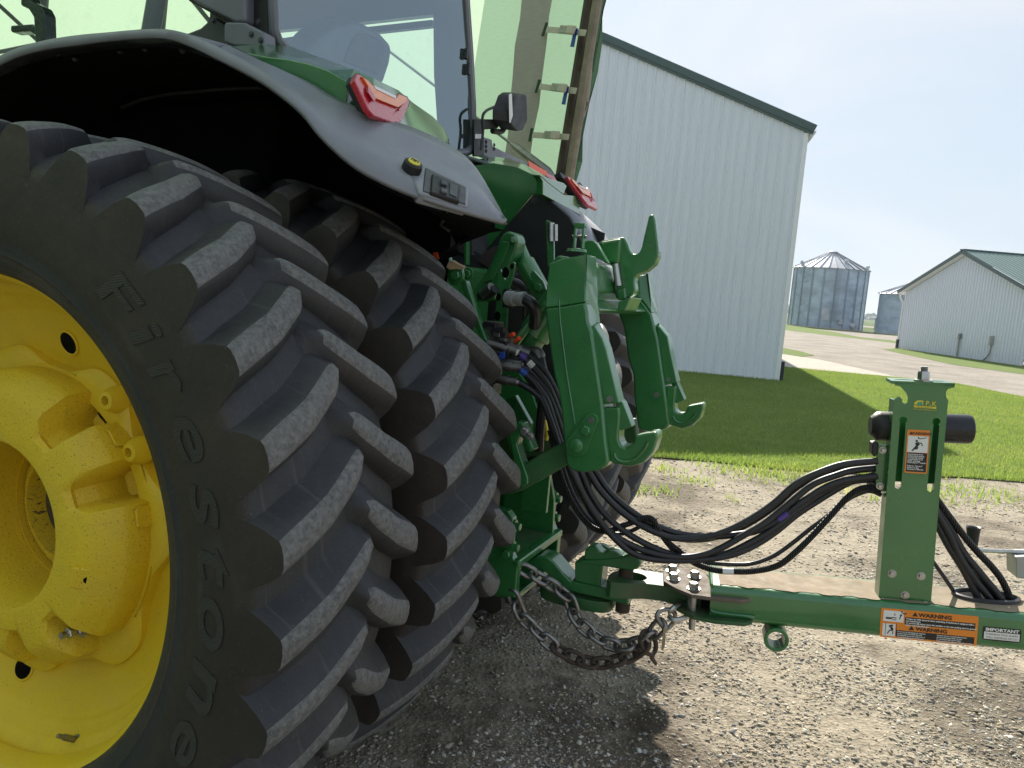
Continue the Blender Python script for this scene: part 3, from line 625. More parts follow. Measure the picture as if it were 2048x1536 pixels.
# tread runs y -.255..+.255 about the middle (design: outside of the wheel is -y), middle at +.21 from the rim lip
nose_ = lambda f: max(0, (f-.8)/.2)
def tyre_mesh():
    b = B(); NA = 186
    prof = [(-.185, .625), (-.2, .63), (-.222, .645), (-.232, .67), (-.2375, .683), (-.2425, .686), (-.2425, .690), (-.242, .694), (-.252, .72), (-.262, .775), (-.264, .83), (-.2615, .87), (-.258, .893)]
    for y in np.linspace(-.250, .250, 21): prof.append((float(y), r_car(y)))
    prof += [(-y, r) for y, r in prof[:9][::-1]]
    mi = [0 if abs(prof[i][0])+abs(prof[i+1][0]) < .503 else 1 for i in range(len(prof)-1)]
    m = len(prof); vs = []
    for i in range(NA):
        t = 2*math.pi*i/NA; vs += [(r*math.cos(t), y, r*math.sin(t)) for y, r in prof]
    b.v += [Vector(v) for v in vs]
    for i in range(NA):
        for k in range(m-1): b.f.append((i*m+k, i*m+k+1, ((i+1) % NA)*m+k+1, ((i+1) % NA)*m+k)); b.mi.append(mi[k])
    pitch = 2*math.pi/NL; SL = rad(26.5)      # sweep, radians per metre
    for side in (-1, 1):
        for L in range(NL):
            a0 = pitch*L+(0 if side < 0 else pitch/2)
            jit = random.Random(L*7+side).uniform(-.004, .004)
            rings = []; NS = 15; mats_col = None
            for i in range(NS):
                f = i/(NS-1)
                yy = side*(-1)*0
                s = HALF+.004-f*((HALF+.024) if side < 0 else (HALF-.012))           # distance from centre toward own side: +.259 .. -.02
                y = side*s; ang = a0+SL*(HALF-s)*1.0+rad(2.4)*max(0, (f-.5))*1.2
                hw = (.0285+.006*(1-f)+.004*f)           # half width at crown
                nose = max(0, (f-.86)/.14); crown = r_lug(s if s > 0 else 0); car = r_car(max(s, 0))-.006
                hw2 = hw*(1-.45*nose**2); crown_ = crown-.006*nose**2+jit*.3
                fl = .018+.006*(1-f)+.010*nose_(f); fu = .046-.014*(1-f)
                # cross-section: foot, wall, rounded crown edges, crown
                H_ = crown_-car; sec = [(-hw2-fl-.018, car-.005, 0), (-hw2-fl-.002, car+.004, 0), (-hw2-.012-fl*.35, car+H_*.42, 0), (-hw2-.010, crown_-.019, 0), (-hw2+.000, crown_-.0065, 0), (-hw2+.012, crown_, 1), (0, crown_+.0025, 1), (hw2-.012, crown_, 1), (hw2-.000, crown_-.0065, 0), (hw2+.010, crown_-.019, 0), (hw2+.010+fu*.38, car+H_*.42, 0), (hw2+fu+.002, car+.006, 0), (hw2+fu+.024, car-.005, 0)]
                if i < 3:      # the outer end widens into a flat-sided trapezoid that meets the sidewall
                    k_ = (1, .55, .2)[i]; E_ = [(-hw2-.036, .884), (-hw2-.031, .896), (-hw2-.016, .938), (-hw2-.004, crown_-.014), (-hw2+.002, crown_-.005), (-hw2+.012, crown_), (0, crown_+.002), (hw2-.012, crown_), (hw2-.002, crown_-.005), (hw2+.004, crown_-.014), (hw2+.018, .938), (hw2+.036, .896), (hw2+.041, .884)]
                    sec = [(q*(1-k_)+e[0]*k_, r*(1-k_)+e[1]*k_, t_) for (q, r, t_), e in zip(sec, E_)]
                ring = []
                for (q, r, _) in sec:
                    # widen at the outer end so the lug runs into the sidewall as a trapezoid
                    aa = ang+q/r; yq = y
                    if i == 0: yq = side*float(np.interp(r, [.88, .90, 1.0], [.2598, .2592, .2530]))
                    ring.append((r*math.cos(aa), yq, r*math.sin(aa)))
                rings.append(ring)
            # nose cap ring sloping down to the carcass
            for g, (ds, fh) in enumerate(((.012, .80), (.022, .42), (.040, .02))):
                s = (-.02 if side < 0 else .016)-ds; ang = a0+SL*(HALF-s)+rad(1.44)+rad(.15)*g; car = r_car(0)-.005; ring = []
                for (q, r, _) in sec:
                    r2 = car+(r-car)*fh if r > car else r
                    ring.append((r2*math.cos(ang+q*(1-.1*g)/r2), side*s, r2*math.sin(ang+q*(1-.1*g)/r2)))
                rings.append(ring)
            base = len(b.v); mm = len(rings[0]); b.v += [Vector(p) for r in rings for p in r]
            for i in range(len(rings)-1):
                for j in range(mm-1):
                    f_ = (base+i*mm+j, base+i*mm+j+1, base+(i+1)*mm+j+1, base+(i+1)*mm+j); b.f.append(f_ if side > 0 else f_[::-1])
                    b.mi.append(2 if 4 <= j <= 7 and i < NS-1 else 0)
            # outer end face: trapezoid flowing into the sidewall
            end = rings[0]; low = []; QE = [-.0335-.036, -.0335-.031, -.050, -.040, -.030, -.015, 0, .015, .030, .040, .050, .0335+.036, .0335+.041]
            for q in QE:
                rr_ = .872; aa = a0+SL*(HALF-(HALF+.004))+q*.93/rr_; low.append((rr_*math.cos(aa), side*(.2618), rr_*math.sin(aa)))
            base = len(b.v); b.v += [Vector(p) for p in end+low]
            for j in range(mm-1):
                f_ = (base+j, base+mm+j, base+mm+j+1, base+j+1); b.f.append(f_ if side > 0 else f_[::-1]); b.mi.append(1)
    # fine mould seam wandering along the tread middle
    for L in range(NL):
        a_ = pitch*L+SL*HALF; seq = [(.012, a_-.045), (.016, a_-.075), (.006, a_-.092), (.020, a_-.106)]; sv = B(); sv.tube([Vector(((r_car(0)+.0005)*math.cos(a), y, (r_car(0)+.0005)*math.sin(a))) for y, a in seq], .0022, 5)
        base = len(b.v); b.v += sv.v; b.f += [tuple(i+base for i in f) for f in sv.f]; b.mi += [0]*len(sv.f)
    me = bpy.data.meshes.new('tyre'); me.from_pydata(b.v, [], b.f)
    for mm_ in (m_rub, m_rubs, m_rubw): me.materials.append(mm_)
    me.polygons.foreach_set('material_index', b.mi)
    bm = bmesh.new(); bm.from_mesh(me); bmesh.ops.remove_doubles(bm, verts=bm.verts, dist=1e-4); bmesh.ops.recalc_face_normals(bm, faces=bm.faces); bm.to_mesh(me); bm.free()
    me.polygons.foreach_set('use_smooth', [True]*len(me.polygons)); me.set_sharp_from_angle(angle=rad(42)); return me
TYRE = tyre_mesh()
def letter_meshes():
    """raised letters on the sidewall, wrapped round the axle, reading clockwise seen from outside"""
    out = []
    for ch, a_deg, wd in (('F', 49.1, .118), ('i', 41.8, .062), ('r', 34.5, .085), ('e', 25.0, .098), ('s', 15.4, .095), ('t', 6.5, .078), ('o', -2.0, .108), ('n', -12.1, .112), ('e', -22.2, .098)):
        V, F = text_mesh(ch, .12, I4, 'CENTER', .002, 4, 1, shear=.2); xs = [v.x for v in V]; ys = [v.y for v in V]; hgt = .082 if ch in 'Fit' else .070; Vn = []
        for v in V:
            r = .766+(v.y-min(ys))/(max(ys)-min(ys))*hgt; a = rad(a_deg)-((v.x-min(xs))/(max(xs)-min(xs))-.5)*wd/.80
            y = np.interp(r, [.67, .72, .775, .83, .87], [-.232, -.252, -.262, -.264, -.2615])-.0006; Vn.append((r*math.cos(a), float(y), r*math.sin(a)))
        me = bpy.data.meshes.new('raised_letter'); me.from_pydata(Vn, [], F); me.materials.append(m_let)
        bm = bmesh.new(); bm.from_mesh(me); bmesh.ops.remove_doubles(bm, verts=bm.verts, dist=1e-5); r_ = bmesh.ops.extrude_face_region(bm, geom=bm.faces[:])
        bmesh.ops.translate(bm, verts=[e for e in r_['geom'] if isinstance(e, bmesh.types.BMVert)], vec=(0, -.0022, 0)); bmesh.ops.recalc_face_normals(bm, faces=bm.faces); bm.to_mesh(me); bm.free(); out.append(me)
    return out
LETTERS = letter_meshes()
def rim_mesh():
    b = B(); prof = [(.004, .652), (-.006, .660), (-.012, .656), (-.010, .647), (.000, .640), (.010, .630), (.016, .622), (.024, .617), (.055, .607), (.072, .604), (.078, .611), (.086, .611), (.092, .600), (.100, .586), (.112, .577), (.128, .570), (.134, .558), (.148, .548), (.160, .536), (.205, .40), (.225, .36), (.235, .33), (.24, .20)]
    holes = [rad(86)+k*2*math.pi/5 for k in range(5)]
    b.rev(prof, (0, -.21, 0), (0, 1, 0), 128)
    b.rev([(.40, .652), (.42, .66), (.41, .63), (.36, .607), (.30, .58), (.25, .565), (.17, .566), (.135, .575)], (0, -.21, 0), (0, 1, 0), 96)
    return b
RIMB = rim_mesh()
def cast_b():
    """thick scalloped cast weight bolted to the disc"""
    b = B(); sc = [rad(a) for a in (112, 57, 23, -18+0, -46, -75, -115, 150, 185, -150)]; K = 240
    lev = [(.33, .205, 0), (.19, .2005, 0), (.135, .2005, 0), (.075, .205, 0), (.047, .216, 0), (.044, .226, 0), (.046, .27, .0), (.050, .318, .45), (.056, .338, .75), (.100, .382, 1), (.112, .388, 1), (.185, .392, 1), (.193, .388, 1), (.20, .36, .4)]
    vs = []
    for i in range(K):
        t = 2*math.pi*i/K; n_ = 0
        for a in (112, 55, 23, -47, -78, -112, 148, 182, -146):
            d = abs((t-rad(a)+math.pi) % (2*math.pi)-math.pi); wdt = .135; n_ = max(n_, 1-np.clip((d-wdt*.55)/(wdt*.5), 0, 1))
        n_ = n_*n_*(3-2*n_)
        for (d, r, k) in lev:
            rr_ = r-.085*n_*k; dd = d+(.02*n_*k if d < .11 else 0); vs.append((rr_*math.cos(t), -.21+dd, rr_*math.sin(t)))
    m = len(lev); b.add(vs, [(i*m+k, ((i+1) % K)*m+k, ((i+1) % K)*m+k+1, i*m+k+1) for i in range(K) for k in range(m-1)]); return b
def flange_b():
    b = B(); K = 200; vs = []; lev = [(.205, .35), (.172, .36), (.168, .40), (.170, .44), (.178, .452), (.205, .456)]
    for i in range(K):
        t = 2*math.pi*i/K; lob = .5+.5*math.cos(7*(t-rad(6))); lob = lob*lob*(3-2*lob)
        for d, r in lev: rr_ = r-(.055*(1-lob) if r > .42 else 0); vs.append((rr_*math.cos(t), -.21+d, rr_*math.sin(t)))
    m = len(lev); b.add(vs, [(i*m+k, ((i+1) % K)*m+k, ((i+1) % K)*m+k+1, i*m+k+1) for i in range(K) for k in range(m-1)]); return b
def hub_b():
    b = B(); b.rev([(.30, .20), (.26, .195), (.255, .165), (.235, .16), (.23, .145), (.29, .14), (.30, .125), (.31, .06), (.27, .055), (.268, 0.)], (0, -.21, 0), (0, 1, 0), 64); return b
MESHC = {}
def share(key, b, mats, **k):
    if key not in MESHC:
        o = ob(key, b(), mats, None, I4, **k); MESHC[key] = o.data; bpy.data.objects.remove(o)
    return MESHC[key]
def wheel(yc, flip, turn, full):
    M = LM @ at(0, yc, AXZ) @ (Matrix.Rotation(math.pi, 4, 'Z') if flip else I4)
    W = thing('rear_wheel', None, None, M, parent=trac)
    link('tyre', TYRE, W, M @ Matrix.Rotation(turn, 4, 'Y'))
    link('rim', share('rim', lambda: RIMB, m_yellow, smooth=40), W, M)
    if full:
        for lm_ in LETTERS: link('raised_letter', lm_, W, M)
        link('cast_weight', share('cast_weight', cast_b, m_yellow_cast, smooth=38), W, M)
        link('flange', share('flange', flange_b, m_yellow, smooth=40), W, M); link('hub', share('hub', hub_b, m_yellow_worn, smooth=40), W, M)
        # dark hand holes, bosses, bolts, valve
        pol = lambda r, a, d: M @ Vector((r*math.cos(rad(a)), -.21+d, r*math.sin(rad(a))))
        ydir = (M.to_3x3() @ Vector((0, -1, 0))).normalized()
        cone = lambda r: np.interp(r, [.36, .40, .536], [.225, .205, .160])
        for a in (80, 170, 260):
            p = pol(.468, a, cone(.468)-.002); rd = (pol(.5, a, cone(.5))-pol(.43, a, cone(.43))).normalized(); tn = rd.cross(ydir).normalized(); nn = rd.cross(tn).normalized(); nn = nn if nn.dot(ydir) > 0 else -nn
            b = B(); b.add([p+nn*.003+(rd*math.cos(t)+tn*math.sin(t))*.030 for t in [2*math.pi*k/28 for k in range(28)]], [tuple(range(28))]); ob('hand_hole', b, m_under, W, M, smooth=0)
            b = B(); b.ring([p+nn*.001+(rd*math.cos(t)+tn*math.sin(t))*.0315 for t in [2*math.pi*k/32 for k in range(32)]], .0035, 6); ob('hole_edge', b, m_yellow, W, M)
        for a in (112, -47, 182):
            p = pol(.335, a, .092); rd = (pol(.36, a, 0)-pol(.3, a, 0)).normalized()
            b = B(); b.tube([p+ydir*.035-rd*.004, p-ydir*.05-rd*.004], .0085, 10); b.tube([p+ydir*.035-rd*.004, p+ydir*.036-rd*.004], .0085, 10); b.bolt(p-rd*.004+ydir*.006, ydir, .015, .014, False); b.bolt(p-rd*.004-ydir*.022, ydir, .017, .014, True); ob('bolt', b, m_steel, W, M, smooth=30)
        for a, r, d in ((33, .405, .165), (52, .43, .16)):
            p = pol(r, a, d); b = B(); b.rev([(-.02, .036), (.0, .033), (.022, .022), (.024, .012), (.0, .0115), (0, .0)], p, ydir, 24); ob('boss', b, m_yellow, W, M)
        p = pol(.315, -14, .055); e1 = (pol(.36, -14, .09)-p).normalized(); t1 = e1.cross(ydir).normalized(); n1 = e1.cross(t1); n1 = n1 if n1.dot(ydir) > 0 else -n1
        b = B(); b.prism([p+e1*x*.9+t1*y+n1*-.004 for x, y in ((-.032, -.028), (.032, -.028), (.032, .028), (-.032, .028))], n1*.012); ob('cast_pad', b, m_yellow_cast, W, M, bevel=.005)
        b = B(); b.add([p+e1*.008+n1*.0088+(e1*math.cos(t)+t1*math.sin(t))*.0085 for t in [2*math.pi*k/20 for k in range(20)]], [tuple(range(20))]); ob('pad_hole', b, m_under, W, M, smooth=0)
        for a in (10, 40):
            p = pol(.392, a, .15); rd = (pol(.5, a, 0)-pol(.3, a, 0)).normalized(); tn = rd.cross(ydir)
            b = B(); b.prism([p+tn*x+ydir*z for x, z in ((-.02, -.024), (.02, -.024), (.026, -.012), (.026, .012), (.02, .024), (-.02, .024), (-.026, .012), (-.026, -.012))], rd*.006); ob('cast_mark', b, m_yellow_cast, W, M, bevel=.002)
        p = pol(.590, -68, .115); rd = (pol(.3, -68, 0)-pol(.5, -68, 0)).normalized(); q = (rd*.6+ydir*.8).normalized()
        b = B(); b.tube([p, p+q*.012, p+q*.012, p+q*.045, p+q*.045, p+q*.062], [.014, .014, .0085, .0085, .006, .006], 12); ob('valve_stem', b, m_steeldk, W, M)
        p = pol(.115, 0, .262); b = B(); b.rev([(-.004, .115), (0, .11), (0, .0)], pol(0, 0, .262), ydir, 32); ob('axle_end', b, m_rust, W, M)
    return W
wheel(.21, False, rad(-31.6), True)
wheel(.21+.674, False, rad(-20.5-1.2), False)
wheel(2*TCEN-.884, True, rad(4), False)
wheel(2*TCEN-.21, True, rad(7), False)
# ---------------------------------------------------------------- fenders, body panels, lamps
mir = lambda p: Vector((p.x, 2*TCEN-p.y, p.z))
def yv(l): return [PY(*q) for q in l]
fA = [(-330,430,.36),(-150,225,.36),(0,135,.36),(75,106,.36),(150,94,.36),(230,84,.36),(300,79,.36),(345,82,.36),(385,96,.365),(430,119,.37),(490,150,.38),(540,180,.385),(600,228,.39),(640,277,.40),(700,332,.42),(760,367,.45),(830,397,.50),(920,426,.58),(965,439,.64),(1004,450,.70)]
fM = [(-330,412,.36),(-150,211,.36),(0,122,.362),(75,94,.362),(150,80,.362),(230,73,.362),(300,67.5,.362),(345,70,.365),(390,83,.37),(440,105,.385),(500,133,.41),(555,164,.43),(606,203,.46),(640,224,.49),(690,245,.53),(748,276,.58),(807,304,.65),(890,335,.75),(945,364,.79),(1005,449,.702)]
fG = [None]*9+[(455,103,.60),(528,139,.60),(575,154,.60),(625,177,.60),(662,200,.60),(720,226,.63),(775,246,.68),(845,271,.76),(900,300,.85),(948,343,.86),(1006,449.5,.705)]
FA, FM = yv(fA), yv(fM); FG = []
for i, g in enumerate(fG): FG.append(PY(*g) if g else Vector((FM[i].x, .64, FM[i].z+.012)))
FL = [Vector((p.x*.98, 1.17, p.z-.02)) for p in FA]
for i, f in ((16, .35), (17, .6), (18, .85), (19, 1)):
    q = PY(880, 507, 1.12); p = Vector((FA[i].x*.80, 1.15, FA[i].z-.03)); FL[i] = p.lerp(q, f)
def fender(mr):
    g = mir if mr else (lambda p: p); b = B(LM); n = len(FA); A_, M_, G_ = [[g(p) for p in q] for q in (FA, FM, FG)]
    # smooth the stations along the arch
    A2, M2, G2 = spline(A_, 4), spline(M_, 4), spline(G_, 4); N = len(A2)
    mid = lambda p, q, k: p.lerp(q, k)
    rows = [A2, [mid(p, q, .5)+Vector((.004, 0, .006)) for p, q in zip(A2, M2)], M2, [mid(p, q, .5)+Vector((0, 0, .01)) for p, q in zip(M2, G2)], G2]
    vs = [p for r in rows for p in r]; fs = []; mi = []
    for k in range(4):
        for i in range(N-1): fs.append((k*N+i, k*N+i+1, (k+1)*N+i+1, (k+1)*N+i)); mi.append(0)
    b.add(vs, fs); b.mi = mi
    f = ob('fender', b, [m_fender, m_fendlip], trac, smooth=50)
    md = f.modifiers.new('solid', 'SOLIDIFY'); md.thickness = .012; md.offset = -1 if not mr else 1
    # liner and inner wall
    b = B(LM); ins = Vector((0, .02 if not mr else -.02, -.012)); L2 = spline([g(p) for p in FL], 4); A3 = [p+ins for p in A2]
    R2 = [mid(p, q, .5)+Vector((0, 0, .02)) for p, q in zip(A3, L2)]; D2 = [Vector((p.x, p.y, p.z-.02 if k > 50 else min(p.z, 1.2))) for k, p in enumerate(L2)]
    vs = A3+R2+L2+D2; b.add(vs, [(k*N+i, k*N+i+1, (k+1)*N+i+1, (k+1)*N+i) for k in range(3) for i in range(N-1)])
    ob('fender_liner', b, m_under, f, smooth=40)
    # seam flange and its clips under the arch
    pth = [R2[i]+Vector((0, 0, -.02)) for i in range(8, N-10, 2)]; b = B(LM); b.tube(pth, .006, 6); ob('liner_seam', b, m_black, f)
    return f
fender_near = fender(False)
def far_fender():
    r0 = [(1060,378),(1086,389),(1112,408),(1140,432),(1153,456),(1168,490),(1188,535)]; r1 = [(1075,383),(1108,396),(1136,412),(1162,436),(1180,460),(1193,490),(1210,530)]; r2 = [(1090,386),(1128,402),(1153,420),(1181,444),(1204,466),(1216,484),(1236,525)]
    rows = []
    for r, y in ((r0, 2.07), (r1, 2.42), (r2, 2.76)):
        q = [PY(a, c, y) for a, c in r]; lead = [Vector((FM[i].x, y, FM[i].z)) for i in range(2, 13) if FM[i].x < q[0].x-.1]; rows.append(spline(lead+q, 3))
    n = min(len(r) for r in rows); rows = [r[len(r)-n:] for r in rows]; b = B(LM); b.add([p for r in rows for p in r], [(k*n+i, k*n+i+1, (k+1)*n+i+1, (k+1)*n+i) for k in range(2) for i in range(n-1)])
    f = ob('fender', b, m_fender, trac, smooth=60); md = f.modifiers.new('solid', 'SOLIDIFY'); md.thickness = .014; md.offset = 0
    b = B(LM); b.prism([PY(x, y, 2.45) for x, y in ((1173,458),(1203,471),(1201,486),(1184,482))], (.02, -.01, .01)); ob('switch_pocket', b, m_black, f)
    b = B(LM); b.prism([PX(x, y, .655) for x, y in ((1079,351),(1104,372),(1127,389),(1162,392),(1158,431),(1114,405),(1086,390),(1086,364))], (-.03, 0, 0)); ob('cap_rear_face', b, m_body, f, bevel=.004)
far_fender()
bolts('liner_clip', [(PY(px, py+6, .40), (0, -.2, -1), .006, .005) for (px, py) in ((62,112),(118,104),(150,112),(240,96),(290,92),(365,96))], m_greydk, fender_near)
# green fender caps
capL = dict(lo=yv([(440,97,.60),(528,141,.605),(575,156,.605),(625,179,.605),(662,202,.605),(691,217,.61)]), cr=yv([(440,95,.60),(530,113,.60),(575,119,.60),(614,127,.60),(655,141,.60),(697,165,.605)]),
            sky=yv([(440,94,.72),(530,88,.80),(583,93,.82),(635,113,.82),(672,126,.80),(709,139,.70)]))
rear_top = [PY(709,139,.70), PX(747,156,.585), PX(797,180,.58), PX(826,205,.58), PX(866,233,.575), PX(889,256,.57), PX(898,280,.585)]
rear_bot = [capL['lo'][-1], PY(749,239,.645), PY(800,256,.70), PY(827,265,.73), PY(870,286,.80), PY(890,296,.84), PY(900,300,.86)]
def cap(mr):
    g = mir if mr else (lambda p: p); b = B(LM); n = 6
    lo, cr, sk = [[g(p) for p in capL[k]] for k in ('lo', 'cr', 'sky')]; bk = [Vector((p.x, p.y+(.18 if not mr else -.18), p.z-.01)) for p in sk]
    vs = lo+cr+sk+bk; b.add(vs, [(k*n+i, k*n+i+1, (k+1)*n+i+1, (k+1)*n+i) for k in range(3) for i in range(n-1)])
    rt, rb = [g(p) for p in rear_top], [g(p) for p in rear_bot]; m_ = len(rt); cre = cr[-1]
    back = [p+Vector((-.16, .05 if not mr else -.05, .0)) for p in rt]
    b.add(rt+rb+back, [(i, i+1, m_+i+1, m_+i) for i in range(m_-1)]+[(i, 2*m_+i, 2*m_+i+1, i+1) for i in range(m_-1)])
    b.add([cre, rt[0], rb[0]], [(0, 1, 2)])
    o = ob('fender_cap', b, m_body, trac, bevel=.008, seg=3, smooth=28); return o
cap(False)
b = B(LM); r0 = [PY(x, y, 2.06) for x, y in ((900,338),(928,334),(985,326),(1035,335),(1072,352),(1086,364))]; r1 = [PY(x, y, 2.26) for x, y in ((905,326),(931,322),(989,313.5),(1018,317),(1054,331),(1079,351))]; r2 = [Vector((p.x, 2.5, p.z-.01)) for p in r1]
n_ = 6; b.add(r0+r1+r2, [(k*n_+i, k*n_+i+1, (k+1)*n_+i+1, (k+1)*n_+i) for k in range(2) for i in range(n_-1)]); fc = ob('fender_cap', b, m_body, trac, smooth=50)
b = B(LM); b.prism([PX(x, y, .648) for x, y in ((1079,350),(1086,353),(1128,366),(1134,372),(1127,389),(1104,372))], (-.04, 0, 0)); ob('cap_top_end', b, m_body, fc, bevel=.004)
def lamp(mr):
    g = mir if mr else (lambda p: p); X = .662
    p0, p1, p2 = rear_top[1], rear_top[2], PY(760, 243, .66); nn = (p1-p0).cross(p2-p0).normalized(); nn = nn if nn.x > 0 else -nn; oc = LMi @ CAMP
    def pr(l, x):
        out = []
        for px, py in l:
            d = LMi.to_3x3() @ ray(px, py); q = p0+nn*(x+.030); out.append(g(oc+d*((q-oc).dot(nn)/d.dot(nn))))
        return out
    red = [(708.6,160),(712.5,147),(719,147),(726,152),(749,172),(792,193),(797,186),(815,193),(820,204),(817,214),(805,241),(796,249),(748,231),(737,219)]
    amb = [(725,153),(737,161),(750.5,176),(793,195.5),(799,188),(813,194.5),(815,203),(797,215),(784,210),(750,196),(739,175)]
    t = thing('tail_lamp', None, None, LM @ at(*g(PX(765,200,X))), parent=trac); tl = g(nn*-.03)-g(Vector((0, 0, 0)))
    b = B(LM); b.prism(pr(red, -.016), tl); ob('housing', b, m_black, t)
    b = B(LM); b.prism(pr(red, 0), tl*.6); ob('red_lens', b, m_red, t, bevel=.004)
    b = B(LM); b.prism(pr(amb, .006), (-.012, 0, 0)); ob('amber_lens', b, m_amber, t, bevel=.002)
    b = B(LM); b.prism(pr([(749,171),(793,192),(791,197),(752,178)], .0075), (-.004, 0, 0)); ob('reflector_strip', b, m_white, t)
    b = B(LM); b.prism(pr([(736,171),(742,178),(752,198),(748,203),(737,185)], .0085), (-.006, 0, 0)); b.prism(pr([(798,219),(808,207),(809,210),(799,222)], .0085), (-.006, 0, 0)); ob('lens_rib', b, m_red, t)
lamp(False); lamp(True)
# PTO switch and remote hitch switches on the rear face of the near fender
_p = [FA[15].lerp(FA[16], .6), FA[17].lerp(FA[18], .3), FM[16].lerp(FM[17], .3)]
_n = (_p[1]-_p[0]).cross(_p[2]-_p[0]).normalized(); _n = _n if _n.z > 0 else -_n
def FP(px, py, off=0.):
    o = LM.inverted() @ CAMP; d = LMi.to_3x3() @ ray(px, py); p0 = _p[0]+_n*off; return o+d*((p0-o).dot(_n)/d.dot(_n))
FO = .020
pan = thing('control_panel', None, None, LM @ at(*FP(890, 370, FO)), parent=trac)
fp = lambda l, off: [FP(x, y, off) for x, y in l]
b = B(LM); b.prism(fp([(806,309),(846,327),(939,372),(936,413),(838,385)], FO), -_n*.032); ob('panel_base', b, m_fender, pan, bevel=.006)
b = B(LM); b.prism(fp([(851,334),(933,374),(932,408),(846,381)], FO+.003), -_n*.012); ob('panel_recess', b, m_greydk, pan, bevel=.003)
b = B(LM); b.prism(fp([(865,346),(923,372),(920,402),(862,383)], FO+.010), -_n*.014); ob('switch_plate', b, m_black, pan, bevel=.004)
for (x, y) in ((888, 364), (888, 380)):
    b = B(LM); b.prism(fp([(x-6,y-7),(x+7,y-2),(x+7,y+6),(x-6,y+1.5)], FO+.017), -_n*.01); ob('rocker_switch', b, m_greydk, pan, bevel=.003)
b = B(LM); b.prism(fp([(900,364),(916,371),(914,394),(899,387)], FO+.0125), -_n*.004); ob('blank_pad', b, m_greydk, pan, bevel=.002)
kc = FP(823, 338, FO+.004)
knob = thing('pto_button', None, None, LM @ at(*kc), parent=trac)
b = B(LM); b.rev([(-.03, .024), (.004, .026), (.016, .025), (.020, .021), (.020, 0)], kc, _n, 28); ob('button_body', b, m_black, knob)
b = B(LM); b.rev([(.0205, .0165), (.023, .0155), (.0235, .0)], kc, _n, 28); ob('button_cap', b, m_pkyel, knob)
fx = (FP(833, 343)-FP(823, 338)).normalized(); fy = _n.cross(fx)
b = B(LM)
for (x0, y0, x1, y1) in ((-.009,.007,.009,.007),(-.009,.007,-.009,-.004),(.009,.007,.009,-.004)): b.beam(kc+_n*.0242+fx*x0+fy*y0, kc+_n*.0242+fx*x1+fy*y1, .0022, .001, _n)
b.ring([kc+_n*.0242+(fx*math.cos(t)+fy*math.sin(t))*.0038 for t in [2*math.pi*k/14 for k in range(14)]], .0009, 4); ob('button_symbol', b, m_ink, knob)

# ---------------------------------------------------------------- cab
cab = thing('cab', None, None, LM @ at(0, TCEN, 1.3), parent=trac)
GX = .13
gl = [(548,-330),(546,-100),(546,0),(549,60),(556,80),(572,97),(640,150),(760,230),(880,297),(915,306),(933,303),(943,294),(946,275),(944,200),(938,100),(931,0),(918,-330)]
gp = [PX(x, y, GX) for x, y in gl]
b = B(LM); b.poly(gp); ob('rear_window', b, m_glass, cab, smooth=0)
b = B(LM); b.tube(gp, .016, 8); ob('window_seal', b, m_grey, cab)
inn = [p+(Vector((0, 1.58, 2.75))-Vector((0, p.y, p.z))).normalized()*.03+Vector((-.012, 0, 0)) for p in gp]
m_frit = mat('dark_glass_border', (.05, .06, .07), .3)
# pillars
b = B(LM); b.prism([PY(x, y, .84) for x, y in ((500,-300),(536,-300),(533,0),(536,98),(498,98),(497,0))], (0, .05, 0)); ob('rear_pillar', b, m_black, cab, bevel=.006)
b = B(LM); b.prism([PY(x, y, .80) for x, y in ((370,-330),(480,-330),(490,-10),(490,44),(470,46),(383,2))], (0, .06, 0)); ob('pillar_cover', b, m_grey, cab, bevel=.012)
b = B(LM); b.prism([PY(x, y, .815) for x, y in ((374,0),(470,52),(492,48),(492,40),(470,41),(384,-8))], (0, .08, 0)); ob('pillar_foot', b, m_black, cab, bevel=.006)
b = B(LM); b.prism([PY(x, y, .78) for x, y in ((447,46),(452,43),(488,44),(527,64),(527,94),(468,92),(447,84))], (0, .06, 0)); ob('window_hinge', b, m_grey, cab, bevel=.008)
bolts('hinge_bolt', [(PY(x, y, .78), (0, -1, 0), .007, .006) for x, y in ((503,69),(522,81))]+[(PY(x, y, .84), (0, -1, 0), .008, .006) for x, y in ((504,2),(518,45))]+[(PY(428,41,.82), (0, -1, 0), .009, .008)], m_greydk, cab)
b = B(LM); b.prism([PY(x, y, .86) for x, y in ((418,28),(448,44),(470,96),(340,76),(372,66),(400,55),(412,44))], (0, .05, 0)); ob('lower_frame', b, m_greydk, cab, bevel=.01)
b = B(LM); b.prism([PY(x, y, .87) for x, y in ((-260,-200),(430,-200),(419,30),(405,58),(345,84),(0,180),(-260,260))], (0, .0005, 0)); b.f = b.f[:1]; b.mi = b.mi[:1]; ob('side_window', b, m_sglass, cab, smooth=0)
b = B(LM); b.tube([PY(322,-120,.92), PY(313,0,.92), PY(299,80,.92)], .032, 12); ob('centre_post', b, m_grey, cab)
b = B(LM); b.prism([PY(x, y, .9) for x, y in ((42,-60),(60,0),(82,12),(89,26),(92,112),(68,115),(70,90),(66,34),(56,18),(40,10))], (0, .05, 0)); b.prism([PY(x, y, .93) for x, y in ((20,50),(62,47),(84,62),(92,100),(70,100),(72,72),(58,62),(20,64))], (0, .05, 0)); ob('grab_handle', b, m_blackgl, cab, bevel=.008)
